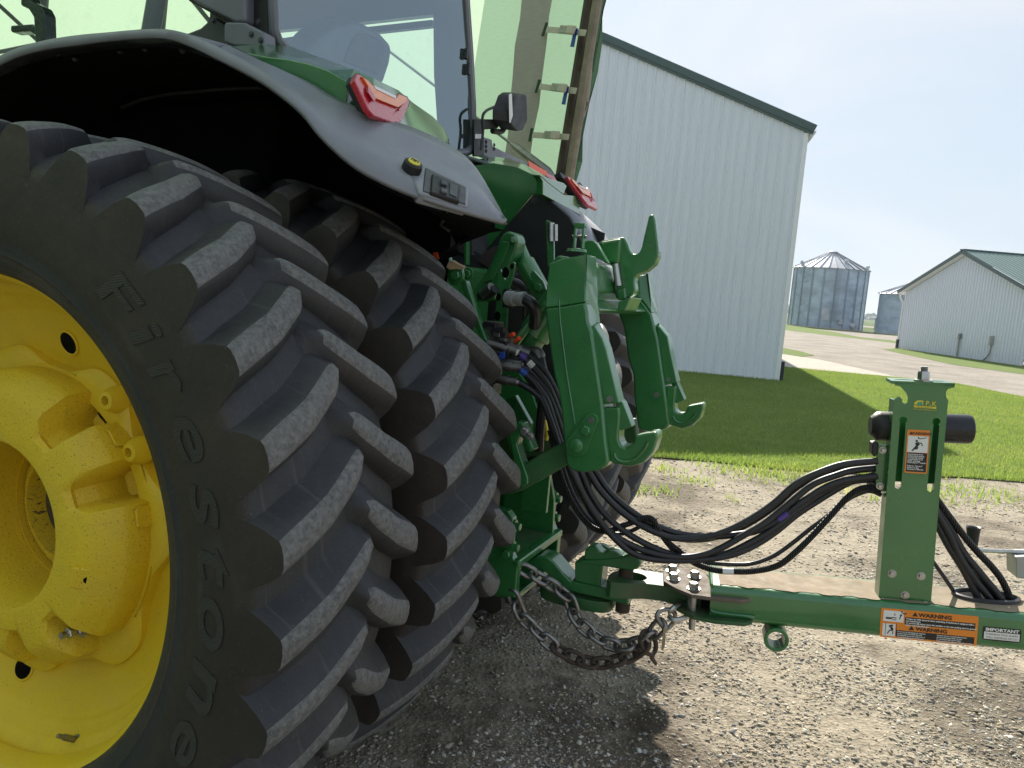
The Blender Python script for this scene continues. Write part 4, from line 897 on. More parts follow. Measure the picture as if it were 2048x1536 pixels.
# far side of the cab as seen through the rear window
YF = 2.27
b = B(LM); b.prism([PY(x, y, YF) for x, y in ((420,-330),(915,-330),(929,-20),(931,20),(864,29),(660,51),(560,60),(420,76))], (0, .04, 0)); ob('headliner', b, m_greydk, cab)
b = B(LM); b.prism([PY(x, y, YF) for x, y in ((470,88),(560,77),(660,62),(864,39.5),(864,52.5),(759,64),(636,79),(560,91),(470,104))], (0, .03, 0)); ob('window_bar', b, m_black, cab)
b = B(LM); b.prism([PY(x, y, YF-.02) for x, y in ((864,-200),(922,-200),(931,0),(938,100),(943,200),(945,300),(880,330),(868,150))], (0, .05, 0)); ob('far_pillar', b, m_greydk, cab)
b = B(LM); b.rng((-1.6, .88, 1.25), (GX-.03, 2.24, 2.20)); ob('cab_floor', b, m_under, cab, bevel=.03)
b = B(LM); b.rng((-1.75, .80, 3.35), (GX+.15, 2.32, 3.62)); ob('cab_roof', b, m_body, cab, bevel=.08, seg=4)
for y in (.9, 2.22): b = B(LM); b.beam((-1.55, y, 2.1), (-1.3, y, 3.36), .07, .09); ob('front_pillar', b, m_black, cab)
b = B(LM); sp_ = [PX(x, y, -.18) for x, y in ((612,104),(640,72),(664,50),(690,43),(708,41),(729,46),(761,63),(782,86),(787,99),(782,130),(771,164),(745,215),(640,190))]
b.prism(sp_, (-.14, 0, .02)); ob('seat_back', b, m_greydk, cab, bevel=.03, seg=3)
b = B(LM); sp2 = [PX(x, y, -.172) for x, y in ((688,124),(705,80),(717,66),(735,66),(764,80),(772,92),(768,120),(757,150))]; b.prism(sp2, (-.02, 0, 0)); ob('seat_pad', b, m_black, cab, bevel=.01)
for x, y in ((932,108),(936,139)):
    b = B(LM); b.box(PX(x, y, GX+.01), (.02, .018, .05)); ob('window_latch', b, m_blackgl, cab, bevel=.006)
# work lamp on its bracket at the far rear corner of the cab
LX = .17
wl = thing('work_lamp', None, None, LM @ at(*PX(1000, 215, LX)), parent=trac)
b = B(LM); b.prism([PX(x, y, LX) for x, y in ((984,218),(990,204),(995,190),(1003,184),(1020,184),(1022,236),(1012,256),(1000,258),(984,240))], (.07, .06, 0)); ob('lamp_body', b, m_black, wl, bevel=.008)
b = B(LM); b.prism([PX(x, y, LX+.072) for x, y in ((1017,189),(1021,186),(1023,230),(1018,246))], (.004, .010, 0)); ob('lamp_glass', b, m_white, wl, bevel=.004)
b = B(LM); b.tube(spline([PX(1010,252,LX), PX(1003,263,LX), PX(985,262,LX)], 4), .014, 8); ob('lamp_yoke', b, m_black, wl)
b = B(LM); b.tube(spline([PX(988,214,LX+.02), PX(972,222,LX+.02), PX(965,235,LX+.02), PX(966,262,LX+.02), PX(962,300,LX+.02)], 6), .007, 8); ob('lamp_cable', b, m_hose, wl)
b = B(LM); b.prism([PX(x, y, LX-.01) for x, y in ((948,238),(998,238),(1000,246),(996,256),(966,258),(968,312),(948,312))], (-.02, .02, 0)); ob('lamp_bracket', b, m_black, wl, bevel=.004)
b = B(LM); b.prism([PX(x, y, LX+.004) for x, y in ((951,268),(964,268),(964,277),(951,277))], (-.003, 0, 0)); ob('bracket_sticker', b, m_white, wl)
# grey extremity bar with reflective end behind the far fender cap
XB = .12
eb = thing('extremity_bar', None, None, LM @ at(*PX(1040, 320, XB)), parent=trac)
b = B(LM); b.prism([PX(x, y, XB) for x, y in ((968,274),(984,279),(986,292),(1128,362),(1120,372),(984,318),(968,312))], (-.05, 0, 0)); ob('bar', b, m_grey, eb, bevel=.005)
b = B(LM); b.prism([PX(x, y, XB+.004) for x, y in ((1056,321),(1094,343),(1094,352),(1060,340))], (-.002, 0, 0)); ob('reflective_patch', b, m_redor, eb)
b = B(LM); b.prism([PX(x, y, XB+.003) for x, y in ((1094,345),(1122,361),(1116,366),(1094,353))], (-.002, 0, 0)); ob('red_patch', b, m_red, eb)
bolts('bar_bolt', [(PX(x, y, XB), (1, 0, 0), .007, .004) for x, y in ((972,284),(972,293),(972,302),(988,290),(988,298))], m_black, eb)

# ---------------------------------------------------------------- rear housing and hitch linkage
def plate(name, pts, y, th, m=m_green, bev=.004, root=None): b = B(LM); b.prism([PY(px, py, y) for px, py in pts], (0, th, 0)); return ob(name, b, m, root or trac, bevel=bev)
b = B(LM); b.rng((-.9, 1.22, .62), (.46, 1.90, 1.72)); b.rng((-.9, 1.0, .72), (.1, 2.12, 1.2)); ob('rear_housing', b, m_green, trac, bevel=.02)
b = B(LM); b.rev([(0, .17), (.5, .15), (.55, .2), (.6, .2)], (0, 1.25, AXZ), (0, -1, 0), 24); b.rev([(0, .17), (.5, .15), (.55, .2), (.6, .2)], (0, 1.87, AXZ), (0, 1, 0), 24); ob('axle_housing', b, m_green, trac)
b = B(LM); b.rng((-3.2, 1.2, .75), (-.8, 1.92, 1.5)); ob('chassis', b, m_green, trac, bevel=.03)
plate('inner_panel', ((900,338),(928,334),(985,326),(1035,335),(1072,352),(1086,364),(1086,391),(1065,389),(948,532),(905,560),(860,520),(880,480)), 2.06, .02, m_body, .004)
plate('inner_guard', ((1066,389),(1086,390),(1112,409),(1139,433),(1152,457),(1167,491),(1186,535),(1160,640),(1010,640),(940,536)), 2.04, .02, m_black, .006)
b = B(LM); b.bolt(PY(1069,402,2.04), (0, -1, 0), .012, .008); ob('guard_bolt', b, m_greydk, trac)
# rocker arm, lift links
plate('rocker_arm', ((1006,466),(1016,461),(1030,466),(1036,480),(1032,500),(1012,548),(988,600),(944,604),(942,585),(968,548),(992,500),(998,476)), 1.62, .09, m_green_cast, .012)
plate('rocker_rib', ((1004,482),(1020,484),(1006,520),(984,560),(966,566),(990,520)), 1.612, .02, m_green, .004)
b = B(LM); b.cyl(PY(1026,480,1.60), PY(1026,480,1.76), .013, n=18); ob('rocker_pin', b, m_green_cast, trac, bevel=.006)
b = B(LM); b.tube([PY(1032,480,1.76), PY(1060,545,1.68)], .028, 14); b.tube([PY(1052,528,1.69), PY(1096,610,1.60)], .040, 16); ob('lift_link', b, m_green, trac)
b = B(LM)
for yy in (1.50, 1.58):
    b.prism([PY(x, y, yy) for x, y in ((1060,548),(1066,540),(1086,562),(1094,584),(1084,592),(1070,580))], (0, .018, 0))
b.bolt(PY(1079,575,1.50), (0, -1, 0), .016, .014); ob('link_clevis', b, m_green, trac, bevel=.003)
b = B(LM); b.tube([PY(884,495,1.22), PY(902,548,1.22)], .022, 12); ob('left_lift_rod', b, m_green, trac)
b = B(LM)
for yy in (1.17, 1.25): b.prism([PY(x, y, yy) for x, y in ((892,535),(914,526),(924,536),(926,558),(912,572),(900,568),(890,550))], (0, .016, 0))
b.bolt(PY(913,551,1.17), (0, -1, 0), .018, .014); b.bolt(PY(936,548,1.25), (0, -1, 0), .015, .012); ob('rod_clevis', b, m_green, trac, bevel=.003)
plate('lift_link_bar', ((918,556),(932,560),(946,602),(962,650),(972,676),(983,690),(975,694),(962,680),(944,640)), 1.215, .03, m_green, .006)
plate('reflector', ((865,506),(873,504),(877,518),(868,516)), 1.16, .01, m_redor, .001)
plate('side_rail', ((928,400),(934,398),(934,530),(928,530)), 1.75, .03, m_green, .003)
# perforated bracket with the trailer socket
br_pts = ((995,541),(1001,538),(1004,546),(1010,560),(1018,552),(1020,528),(1026,523),(1030,526),(1027,548),(1018,580),(1012,672),(986,664),(993,600))
plate('socket_bracket', br_pts, 1.36, .012, m_green, .002)
for x, y, r_ in ((1011,545,.014), (1024,533,.007), (997,594,.010), (995,632,.012)):
    q = PY(x, y, 1.3585); b = B(LM); b.add([q+Vector((math.cos(t)*r_, 0, math.sin(t)*r_*1.4)) for t in [2*math.pi*k/16 for k in range(16)]], [tuple(range(16))]); ob('bracket_hole', b, m_under, trac, smooth=0)
b = B(LM); b.prism([PY(x, y, 1.33) for x, y in ((1004,578),(1020,577),(1021,616),(1003,615))], (0, .03, 0)); ob('trailer_socket', b, m_blackgl, trac, bevel=.006)
q0, q1 = PY(1016,596,1.31), PY(1050,599,1.28); d = (q1-q0); b = B(LM); b.tube([q0, q0+d*.45, q0+d*.45, q0+d*.6, q0+d*.6, q1], [.026, .026, .020, .020, .024, .024], 16); ob('socket_plug', b, m_galvgrey, trac)
b = B(LM); b.prism([PY(x, y, 1.30) for x, y in ((1020,580),(1042,582),(1046,588),(1022,588))], (0, .05, 0)); ob('socket_lid', b, m_black, trac, bevel=.004)
b = B(LM); b.tube(spline([q1, PY(1062,606,1.28), PY(1070,625,1.30), PY(1068,650,1.36)], 5), .021, 10); ob('plug_cable', b, m_hose, trac)
b = B(LM); b.tube(spline([PY(1020,560,1.40), PY(1040,568,1.42), PY(1052,590,1.44), PY(1050,640,1.45)], 5), .012, 8); b.tube(spline([PY(960,592,1.38), PY(975,590,1.36), PY(990,578,1.34)], 4), .016, 8); ob('wiring', b, m_hose, trac)
q = PY(975,585,1.34); b = B(LM); b.tube([PY(966,588,1.36), PY(984,575,1.34)], .019, 12); ob('cable_gland', b, m_steeldk, trac)
# lift cylinder and its thin rod
b = B(LM); b.tube([PY(1046,702,1.42), PY(1070,668,1.42)], .050, 20); b.tube([PY(1068,671,1.42), PY(1128,588,1.44)], .060, 20); ob('lift_cylinder', b, m_green, trac, bevel=.004)
b = B(LM); b.tube([PY(1020,700,1.34), PY(1092,604,1.38)], .016, 10); ob('check_rod', b, m_green, trac)
# remote valve block and couplers
b = B(LM); b.rng((.40, 1.20, .98), (.60, 1.62, 1.40)); ob('valve_block', b, m_green_dirty, trac, bevel=.01)
for (x, y, w_, h_) in ((985,655,28,24),(996,672,24,20),(1008,682,22,16),(985,700,20,26),(986,738,22,28),(984,775,22,26)):
    q = PY(x, y, 1.27); b = B(LM); b.box(q, (w_*.0022, .06, h_*.0018)); b.box(q+Vector((.012, -.02, .006)), (w_*.0012, .05, h_*.0009)); ob('coupler_body', b, m_coupler, trac, bevel=.004)
for (x, y) in ((982,650),(998,660),(1004,690)):
    q = PY(x, y, 1.24); b = B(LM); b.box(q, (.05, .03, .022)); b.box(q+Vector((.02, 0, -.02)), (.025, .026, .03)); ob('dust_cap', b, m_black, trac, bevel=.004)
plate('blue_tag', ((998,704),(1008,703),(1008,718),(999,718)), 1.20, .012, m_blue, .001)
for q0, q1 in ((PY(1018,672,1.28), PY(1028,668,1.27)), (PY(1030,682,1.28), PY(1039,676,1.27))):
    b = B(LM); b.tube([q0, q1], .008, 8); ob('red_lever', b, m_redor, trac)
b = B(LM); b.tube(spline([PY(1050,702,1.34), PY(1074,706,1.33), PY(1080,716,1.33)], 4), .021, 12); ob('drain_pipe', b, m_coupler, trac)
b = B(LM); b.tube(spline([PY(1080,716,1.33), PY(1084,735,1.33), PY(1090,760,1.36), PY(1086,800,1.40), PY(1080,850,1.42), PY(1078,900,1.45)], 5), .018, 10); ob('drain_hose', b, m_hose, trac)
b = B(LM); b.tube(spline([PY(1075,700,1.5), PY(1074,640,1.5)], 4), .02, 10); ob('breather_hose', b, m_hose, trac)
b = B(LM); b.tube(spline([PY(1084,868,1.50), PY(1088,840,1.50), PY(1094,868,1.50), PY(1092,880,1.5)], 5), .008, 8); ob('yellow_loop', b, m_pkyel, trac)
plate('hose_guard', ((985,735),(1030,735),(1062,780),(1082,840),(1078,905),(1020,900),(985,800)), 1.86, .02, m_green, .004)
plate('check_bracket', ((1010,800),(1030,790),(1062,848),(1058,872),(1040,868),(1020,840)), 1.42, .03, m_green, .004)
# near lower link bracket
plate('link_bracket', ((1014,855),(1036,842),(1046,846),(1056,868),(1068,900),(1058,906),(1050,884),(1040,872),(1034,888),(1042,915),(1056,955),(1056,968),(1044,976),(1030,970),(1028,930)), 1.19, .05, m_green, .006)
bolts('bracket_bolt', [(PY(1050,862,1.18), (0, -1, 0), .012, .012), (PY(1060,872,1.18), (0, -1, 0), .010, .01)], m_steel, trac)
plate('draft_link', ((1044,930),(1080,908),(1130,882),(1170,866),(1176,886),(1140,926),(1090,956),(1046,980),(1018,990),(1010,976),(1030,955)), 1.20, .055, m_green_dirty, .008)
b = B(LM); q0 = PY(1275,860,1.96); b.beam(q0, q0+Vector((-.75, .06, -.22)), .05, .10); ob('draft_link', b, m_green_dirty, trac, bevel=.008)
plate('pto_shield', ((1046,968),(1100,944),(1092,1027),(1040,1022)), 1.62, .02, m_green, .003)
plate('rear_plate', ((1010,960),(1100,950),(1108,1000),(1105,1070),(1040,1095),(1000,1090)), 1.74, .02, m_green, .003)
b = B(LM); b.cyl(PX(1058,1046,.6), PX(1058,1046,.6)+Vector((.01, 0, 0)), .012); ob('plate_hole', b, m_steeldk, trac)
# tool clip plate with two zinc tubes
plate('clip_plate', ((1091,443),(1093,440),(1107,446),(1108,528),(1095,533)), 1.50, .012, m_green, .002)
for x, r_, y0, y1 in ((1102, .0125, 446, 483), (1111, .008, 449, 482)):
    b = B(LM); b.cyl(PY(x, y0, 1.49), PY(x, y1, 1.49), r_, n=14); ob('clip_tube', b, m_steel, trac)
# ---------------------------------------------------------------- drawbar group
YD = TCEN-.05
b = B(LM); Xr = .905
# frame: side plates with bevelled step, shelf, lip, bottom bar
def sideplate(y0, y1): 
    b = B(LM); pr = [(.52, .50), (Xr, .53), (Xr, .655), (.885, .675), (.872, .70), (.872, .82), (.85, .845), (.52, .86)]
    b.prism([Vector((x, y0, z)) for x, z in pr], (0, y1-y0, 0)); ob('drawbar_side_plate', b, m_green, trac, bevel=.005)
sideplate(1.345, 1.385); sideplate(1.775, 1.815)
b = B(LM); b.rng((.52, 1.386, .648), (Xr-.004, 1.774, .668)); ob('drawbar_shelf', b, m_green_dirty, trac)
b = B(LM); b.rng((Xr-.03, 1.345, .640), (Xr+.006, 1.815, .672)); ob('shelf_lip', b, m_green, trac, bevel=.008)
b = B(LM); b.rng((.55, 1.386, .50), (Xr-.01, 1.774, .525)); ob('drawbar_bottom_plate', b, m_green, trac, bevel=.004)
b = B(LM); b.rng((.52, 1.386, .67), (.55, 1.774, .86)); ob('frame_back', b, m_green, trac)
bolts('frame_bolt', [((.855, 1.345, .79), (0, -1, 0), .017, .016), ((.85, 1.345, .73), (0, -1, 0), .017, .016), ((.86, 1.345, .69), (0, -1, 0), .017, .016)]+[((.874, 1.795, z), (1, 0, 0), .018, .02) for z in (.80, .72)]+[((.874, 1.365, z), (1, 0, 0), .016, .018) for z in (.79, .71)], m_green, trac)
bolts('shelf_bolt', [((.70, 1.60, .668), (0, 0, 1), .018, .016), ((.78, 1.45, .668), (0, 0, 1), .018, .018), ((.66, 1.52, .668), (0, 0, 1), .014, .016)], m_steel, trac)
# drawbar tongue with its hammer strap
db = [(1040,1128),(1062,1118),(1078,1112),(1094,1114),(1108,1124),(1126,1146),(1142,1162),(1200,1174),(1256,1186),(1257,1212),(1200,1197),(1140,1184),(1116,1176),(1098,1152),(1080,1138),(1055,1142),(1040,1148)]
b = B(LM); b.prism([PY(x, y, YD) for x, y in db], (0, .10, 0)); ob('drawbar', b, m_green, trac, bevel=.008)
b = B(LM); b.prism([PY(x, y, YD+.005) for x, y in ((1149,1124),(1160,1122),(1206,1130),(1203,1150),(1200,1174),(1149,1163))], (0, .09, 0)); ob('strap_block', b, m_green, trac, bevel=.006)
b = B(LM); b.prism([PY(x, y, YD+.002) for x, y in ((1158,1120),(1200,1119),(1248,1112),(1262,1108),(1278,1114),(1282,1126),(1276,1138),(1262,1142),(1240,1139),(1206,1133),(1160,1128))], (0, .10, 0)); ob('hammer_strap', b, m_green_cast, trac, bevel=.014, seg=3)
b = B(LM); b.prism([PY(x, y, YD+.004) for x, y in ((1168,1120),(1169,1101),(1179,1091),(1192,1092),(1200,1104),(1208,1107),(1215,1101),(1232,1103),(1244,1112),(1240,1117),(1200,1120))], (0, .055, 0)); ob('strap_latch', b, m_green_cast, trac, bevel=.010, seg=3)
b = B(LM); b.prism([PY(x, y, YD+.075) for x, y in ((1180,1098),(1190,1088),(1206,1090),(1222,1100),(1262,1106),(1256,1112),(1200,1112))], (0, .03, 0)); ob('latch_lever', b, m_green, trac, bevel=.006)
pc = PY(1252, 1148, TCEN)
b = B(LM); b.cyl(Vector((pc.x, TCEN, pc.z+.03)), Vector((pc.x, TCEN, pc.z-.145)), .027, n=24); ob('hitch_pin', b, m_rust, trac, bevel=.004)
b = B(LM); q = PZ(1140, 1196, .49); ql = LMi @ q; q2 = LMi @ PZ(1180, 1204, .49); cx = (ql+q2)/2
pts = []
for k in range(40):
    t = 2*math.pi*k/40; sx, sy = math.cos(t), math.sin(t); sg = lambda v, p: math.copysign(abs(v)**p, v)
    pts.append(Vector((cx.x-.015+.125*sg(sx, .55), cx.y+.02+.065*sg(sy, .55), .50)))
rings = []
for p in pts:
    o_ = (p-Vector((cx.x-.015, cx.y+.02, .50))); o_.normalize(); rings.append([p-o_*.018+Vector((0, 0, .022)), p+o_*.02+Vector((0, 0, .022)), p+o_*.024, p+o_*.016-Vector((0, 0, .024)), p-o_*.018-Vector((0, 0, .024))])
b.loft(rings+[rings[0]], True, False); ob('chain_guide', b, m_green_dirty, trac, bevel=.004)

# ---------------------------------------------------------------- quick hitch frame carried on the lower links
qh = thing('quick_hitch', 'green three-point quick hitch frame with two lower hooks and a tall upper hook', 'quick hitch', Lat(1.1, TCEN, 1.0))
Y0 = 1.13; Y1 = 1.255
def arm(face, upper, side, Yn, Yf, root):
    """face: main side-face outline; upper: the leaning top portion; side: rear flange"""
    b = B(LM); b.prism([PY(x, y, Yn) for x, y in face], (0, Yf-Yn, 0)); ob('arm', b, m_green, root, bevel=.010, seg=3)
    b = B(LM); pts0 = [PY(x, y, Yn) for x, y, t in upper]; pts = [Vector((p.x, p.y+t, p.z)) for p, (x, y, t) in zip([PY(x, y, Yn+t) for x, y, t in upper], [(0, 0, 0)]*len(upper))]
    pts = [PY(x, y, Yn+t) for x, y, t in upper]; back = [Vector((p.x, Yf+.01, p.z)) for p in pts]
    n = len(pts); b.add(pts+back, [tuple(range(n)), tuple(range(n, 2*n))[::-1]]+[(i, (i+1) % n, n+(i+1) % n, n+i) for i in range(n)]); ob('arm_head', b, m_green_cast, root, bevel=.006)
    return
Lface = [(1089,616),(1126,612),(1171,604),(1175,622),(1177,643),(1184,661),(1194,731),(1205,806),(1212,881),(1218,924),(1212,934),(1201,940),(1170,946),(1148,943),(1137,936),(1132,926),(1126,874),(1122,823),(1117,788),(1107,750),(1095,670)]
Lup = [(1089,616,0),(1097,527,.030),(1126,516,.034),(1174,508,.034),(1173,557,.016),(1171,604,0),(1126,612,0)]
arm(Lface, Lup, None, Y0, Y1, qh)
# rear flange of the left arm (faces the implement), stepping out with the guide plate
def flange(pts, y, th, name='arm_flange', bev=.005, m=m_green_cast, root=qh): b = B(LM); b.prism([PY(px, py, y) for px, py in pts], (0, th, 0)); return ob(name, b, m, root, bevel=bev)
def rear_strip(left, right, ya, yb, root=qh):
    b = B(LM); A_, C_ = [PY(x, y, ya) for x, y in left], [PY(x, y, yb) for x, y in right]; n = len(A_); D_ = [Vector((p.x-.03, yb, p.z)) for p in C_]
    b.add(A_+C_+D_, [(i, i+1, n+i+1, n+i) for i in range(n-1)]+[(n+i, n+i+1, 2*n+i+1, 2*n+i) for i in range(n-1)]+[(0, n, 2*n), (n-1, 2*n-1, 3*n-1)]); ob('arm_rear_face', b, m_green_cast, root, smooth=0)
rear_strip(((1174,508),(1173,557),(1171,604),(1176,643)), ((1184,514),(1191,572),(1199,633),(1200,645)), Y0+.012, Y0+.11)
rear_strip(((1184,661),(1188,652),(1203,677),(1211,698),(1237,806)), ((1200,645),(1201,650),(1211,672),(1219,694),(1244,798)), Y0+.019, Y0+.085)
flange(((1182,652),(1188,650),(1204,676),(1212,698),(1238,806),(1208,809),(1196,735)), Y0+.018, .07, 'guide_plate', .004)
flange(((1200,676),(1216,700),(1240,800),(1246,806),(1264,853),(1240,862),(1234,820),(1214,720)), Y0+.045, .05, 'hook_latch', .003)
flange(((1208,814),(1238,814),(1240,832),(1237,870),(1237,878),(1241,890),(1250,895),(1261,891),(1268,882),(1269,871),(1292,866),(1313,863),(1316,877),(1306,905),(1286,927),(1259,934),(1231,929),(1221,926),(1214,880),(1209,840)), Y0+.025, .075, 'lower_hook', .010, m_green)
# recessed groove line in the hook, raised rib
cx_ = PY(1257,893,Y0+.024); b = B(LM)
arcp = [PY(x, y, Y0+.022) for x, y in ((1229,906),(1234,918),(1250,924),(1270,918),(1288,900),(1296,884))]; b.tube(spline(arcp, 5), .006, 8); ob('hook_rib', b, m_green, qh)
b = B(LM); b.tube([PY(1118,600,Y0+.004), PY(1120,640,Y0-.001), PY(1132,740,Y0-.001), PY(1150,850,Y0-.001)], .003, 6); ob('weld_seam', b, m_green, qh)
# lobed retaining plate with boss, bolt and screw
def pill(p, r0, q, r1, y, n=12):
    a = (q-p); ang = math.atan2(a.z, a.x); out = []
    for k in range(n+1): t = ang+math.pi/2+math.pi*k/n; out.append(p+Vector((math.cos(t)*r0, 0, math.sin(t)*r0)))
    for k in range(n+1): t = ang-math.pi/2+math.pi*k/n; out.append(q+Vector((math.cos(t)*r1, 0, math.sin(t)*r1)))
    return out
pa, pb_ = PY(1155,890,Y0), PY(1184,840,Y0)
b = B(LM); b.prism(pill(pa, .036, pb_, .022, Y0), (0, -.010, 0)); ob('retainer_plate', b, m_green, qh, bevel=.002)
b = B(LM); b.rev([(.010, .023), (.018, .022), (.020, .019), (.020, 0)], pa, (0, -1, 0), 28); ob('pin_boss', b, m_green, qh)
b = B(LM); b.rev([(.0105, .010), (.0125, .009), (.0125, 0)], pb_, (0, -1, 0), 18); ob('screw', b, m_steeldk, qh)
b = B(LM); b.bolt(PY(1173,860,Y0-.01), (0, -1, 0), .016, .016); ob('retainer_bolt', b, m_green, qh, smooth=30)
b = B(LM); b.rev([(0, .011), (.002, .010), (.002, .0)], PY(1219,798,Y0+.016), (0, -1, 0), 18); ob('screw', b, m_steeldk, qh)
# right arm
R0_, R1_ = 1.865, 1.99
Rface = [(1236,628),(1244,605),(1262,596),(1279,596),(1291,610),(1303,627),(1308,647),(1316,678),(1329,769),(1339,848),(1336,856),(1325,861),(1295,863),(1281,861),(1275,853),(1268,799),(1266,750),(1255,715),(1247,655)]
Rup = [(1262,596,0),(1266,575,.02),(1274,553,.04),(1295,547,.045),(1300,590,.02),(1303,627,0),(1291,610,0),(1279,596,0)]
arm(Rface, Rup, None, R0_, R1_, qh)
rear_strip(((1296,547),(1301,590),(1303,627),(1308,647)), ((1299,548),(1309,592),(1317,632),(1320,645)), R0_+.012, R0_+.11)
rear_strip(((1316,678),(1318,652),(1334,673),(1340,705),(1352,764)), ((1319,646),(1321,648),(1338,668),(1345,702),(1357,760)), R0_+.019, R0_+.085)
flange(((1313,654),(1318,652),(1335,673),(1341,705),(1354,765),(1330,770),(1322,710)), R0_+.018, .07, 'guide_plate', .004)
flange(((1332,680),(1344,720),(1352,760),(1369,800),(1353,807),(1345,780)), R0_+.045, .05, 'hook_latch', .003)
flange(((1331,773),(1352,772),(1349,815),(1350,822),(1357,827),(1367,827),(1373,821),(1374,812),(1390,809),(1406,806),(1407,817),(1400,837),(1383,853),(1364,858),(1345,852),(1338,850),(1332,810)), R0_+.02, .07, 'lower_hook', .008, m_green)
b = B(LM); b.tube(spline([PY(x, y, R0_+.018) for x, y in ((1346,832),(1352,842),(1366,846),(1380,840),(1392,826))], 5), .005, 8); ob('hook_rib', b, m_green, qh)
b = B(LM); b.rev([(0, .027), (.003, .026), (.003, .0)], PY(1292,826,R0_), (0, -1, 0), 28); ob('pin_boss', b, m_green, qh)
for q, r_ in ((PY(1292,826,R0_-.0032), .004), (PY(1313,790,R0_), .012), (PY(1336,759,R0_+.018), .009)):
    b = B(LM); b.rev([(0, r_), (.002, r_*.9), (.002, 0)], q, (0, -1, 0), 18); ob('screw', b, m_steeldk, qh)
# top crossbar
b = B(LM); pr = [(1.0, 1.765), (1.075, 1.755), (1.105, 1.735), (1.125, 1.66), (1.105, 1.63), (1.16, 1.60), (1.15, 1.585), (1.03, 1.585), (.98, 1.63), (.975, 1.74)]
b.prism([Vector((x, Y1-.02, z)) for x, z in pr], (0, R0_-Y1+.06, 0)); ob('crossbar', b, m_green_cast, qh, bevel=.010, seg=3)
flange(((1158,506),(1160,494),(1166,484),(1176,480),(1186,481),(1194,488),(1217,527),(1192,516)), 1.34, .03, 'crossbar_gusset', .003, m_green)
YH = 1.50
uh = [(1195,488),(1200,482),(1225,477),(1246,474),(1251,479),(1255,488),(1259,500),(1263,506),(1268,508),(1274,507),(1279,503),(1283,494),(1286,480),(1297,433),(1300,429),(1307,429),(1310,440),(1317,498),(1316,514),(1309,529),(1294,542),(1276,548),(1270,555),(1269,565),(1271,580),(1265,590),(1254,597),(1240,600),(1231,596),(1226,570),(1230,545),(1222,530),(1205,524),(1198,506)]
b = B(LM); b.prism([PY(x, y, YH) for x, y in uh], (0, .05, 0)); ob('upper_hook', b, m_green, qh, bevel=.008, seg=3)
flange(((1198,484),(1242,476),(1240,520),(1236,530),(1205,522)), YH-.02, .09, 'hook_boss', .010, m_green)
flange(((1231,578),(1250,575),(1252,598),(1236,601)), YH-.015, .08, 'hook_foot', .006, m_green)
b = B(LM); b.cyl(PY(1231,528,YH-.02), PY(1237,572,YH-.02), .0125, n=14); ob('hook_pin', b, m_steel, qh)
flange(((1237,603),(1262,594),(1256,608),(1250,622),(1234,622)), YH-.05, .16, 'hook_bracket', .005)
# spring latch on top of the left arm
b = B(LM); q = PY(1153,504,1.19); b.rev([(0, .034), (.010, .030), (.012, .012)], q, (0, 0, 1), 24); ob('latch_washer', b, m_green, qh)
b = B(LM)
for dx in (-.016, .012): b.prism([q+Vector((dx, 0, .012)), q+Vector((dx+.007, 0, .012)), q+Vector((dx+.007, 0, .085)), q+Vector((dx, 0, .085))], (0, .02, 0))
b.rng(q+Vector((-.016, 0, .075)), q+Vector((.019, .02, .092))); ob('latch_fork', b, m_green, qh, bevel=.002)
b = B(LM); b.cyl(q+Vector((-.022, .01, .05)), q+Vector((.026, .01, .05)), .005, n=8); ob('latch_pin', b, m_steeldk, qh)
# scrap of dry corn leaf caught on the lift rod clevis
lf = thing('dry_leaf', 'scrap of dry tan corn leaf caught on the lift link beside the inner wheel', 'leaf', Lat(*PY(908,531,1.15)))
b = B(LM); P_ = [PY(x, y, 1.15) for x, y in ((893,535),(897,524),(905,522),(916,529),(928,534),(926,539),(912,538),(900,539))]; b.prism(P_, (0, .012, .004)); ob('leaf', b, m_tan, lf)
# ---------------------------------------------------------------- implement tongue hitched to the drawbar
TS = PY(1410, 1171, 1.47)
tyaw = rad(11.0); tdx, tdy = Vector((math.cos(tyaw), math.sin(tyaw), 0)), Vector((-math.sin(tyaw), math.cos(tyaw), 0))
def Lplane(px, py, p, n):
    o = LMi @ CAMP; d = LMi.to_3x3() @ ray(px, py); return o+d*((p-o).dot(n)/d.dot(n))
TE = Lplane(2048, 1231, TS, tdy); tx = (TE-TS).normalized(); tz = tx.cross(tdy).normalized(); tz = tz if tz.z > 0 else -tz
TL_ = Matrix((tx, tdy, tz)).transposed().to_4x4(); TL_.translation = TS; TM = LM @ TL_; TMi = TM.inverted()
def TP(px, py, y=0.):      # tongue frame, plane y
    o = TMi @ CAMP; d = TMi.to_3x3() @ ray(px, py); return o+d*((y-o.y)/d.y)
def TZ(px, py, z=0.):
    o = TMi @ CAMP; d = TMi.to_3x3() @ ray(px, py); return o+d*((z-o.z)/d.z)
tg = thing('implement_tongue', 'green steel implement tongue with an upright spring post, warning decals and dusty top', 'implement tongue', TM)
BH = -TP(1900, 1290, 0).z
BW_ = TZ(1594, 1143, 0).y
m_beamtop = mat('dusty_green_top', (.29, .225, .155), .85, 0, .2, 9, .15, 150, (.05, .16, .06), .22, ds=7)
def rrect(x, w0, w1, z0, z1, r=.022, n=4):
    out = []
    for (cy, cz, a0) in ((w0+r, z0+r, 180), (w1-r, z0+r, 270), (w1-r, z1-r, 0), (w0+r, z1-r, 90)):
        for k in range(n+1): a = rad(a0+90*k/n); out.append(Vector((x, cy+r*math.cos(a), cz+r*math.sin(a))))
    return out
b = B(TM); b.loft([rrect(x, 0, BW_, -BH, 0) for x in (.02, .4, .9, 1.5, 3.0)]); ob('beam', b, m_green, tg, smooth=50)
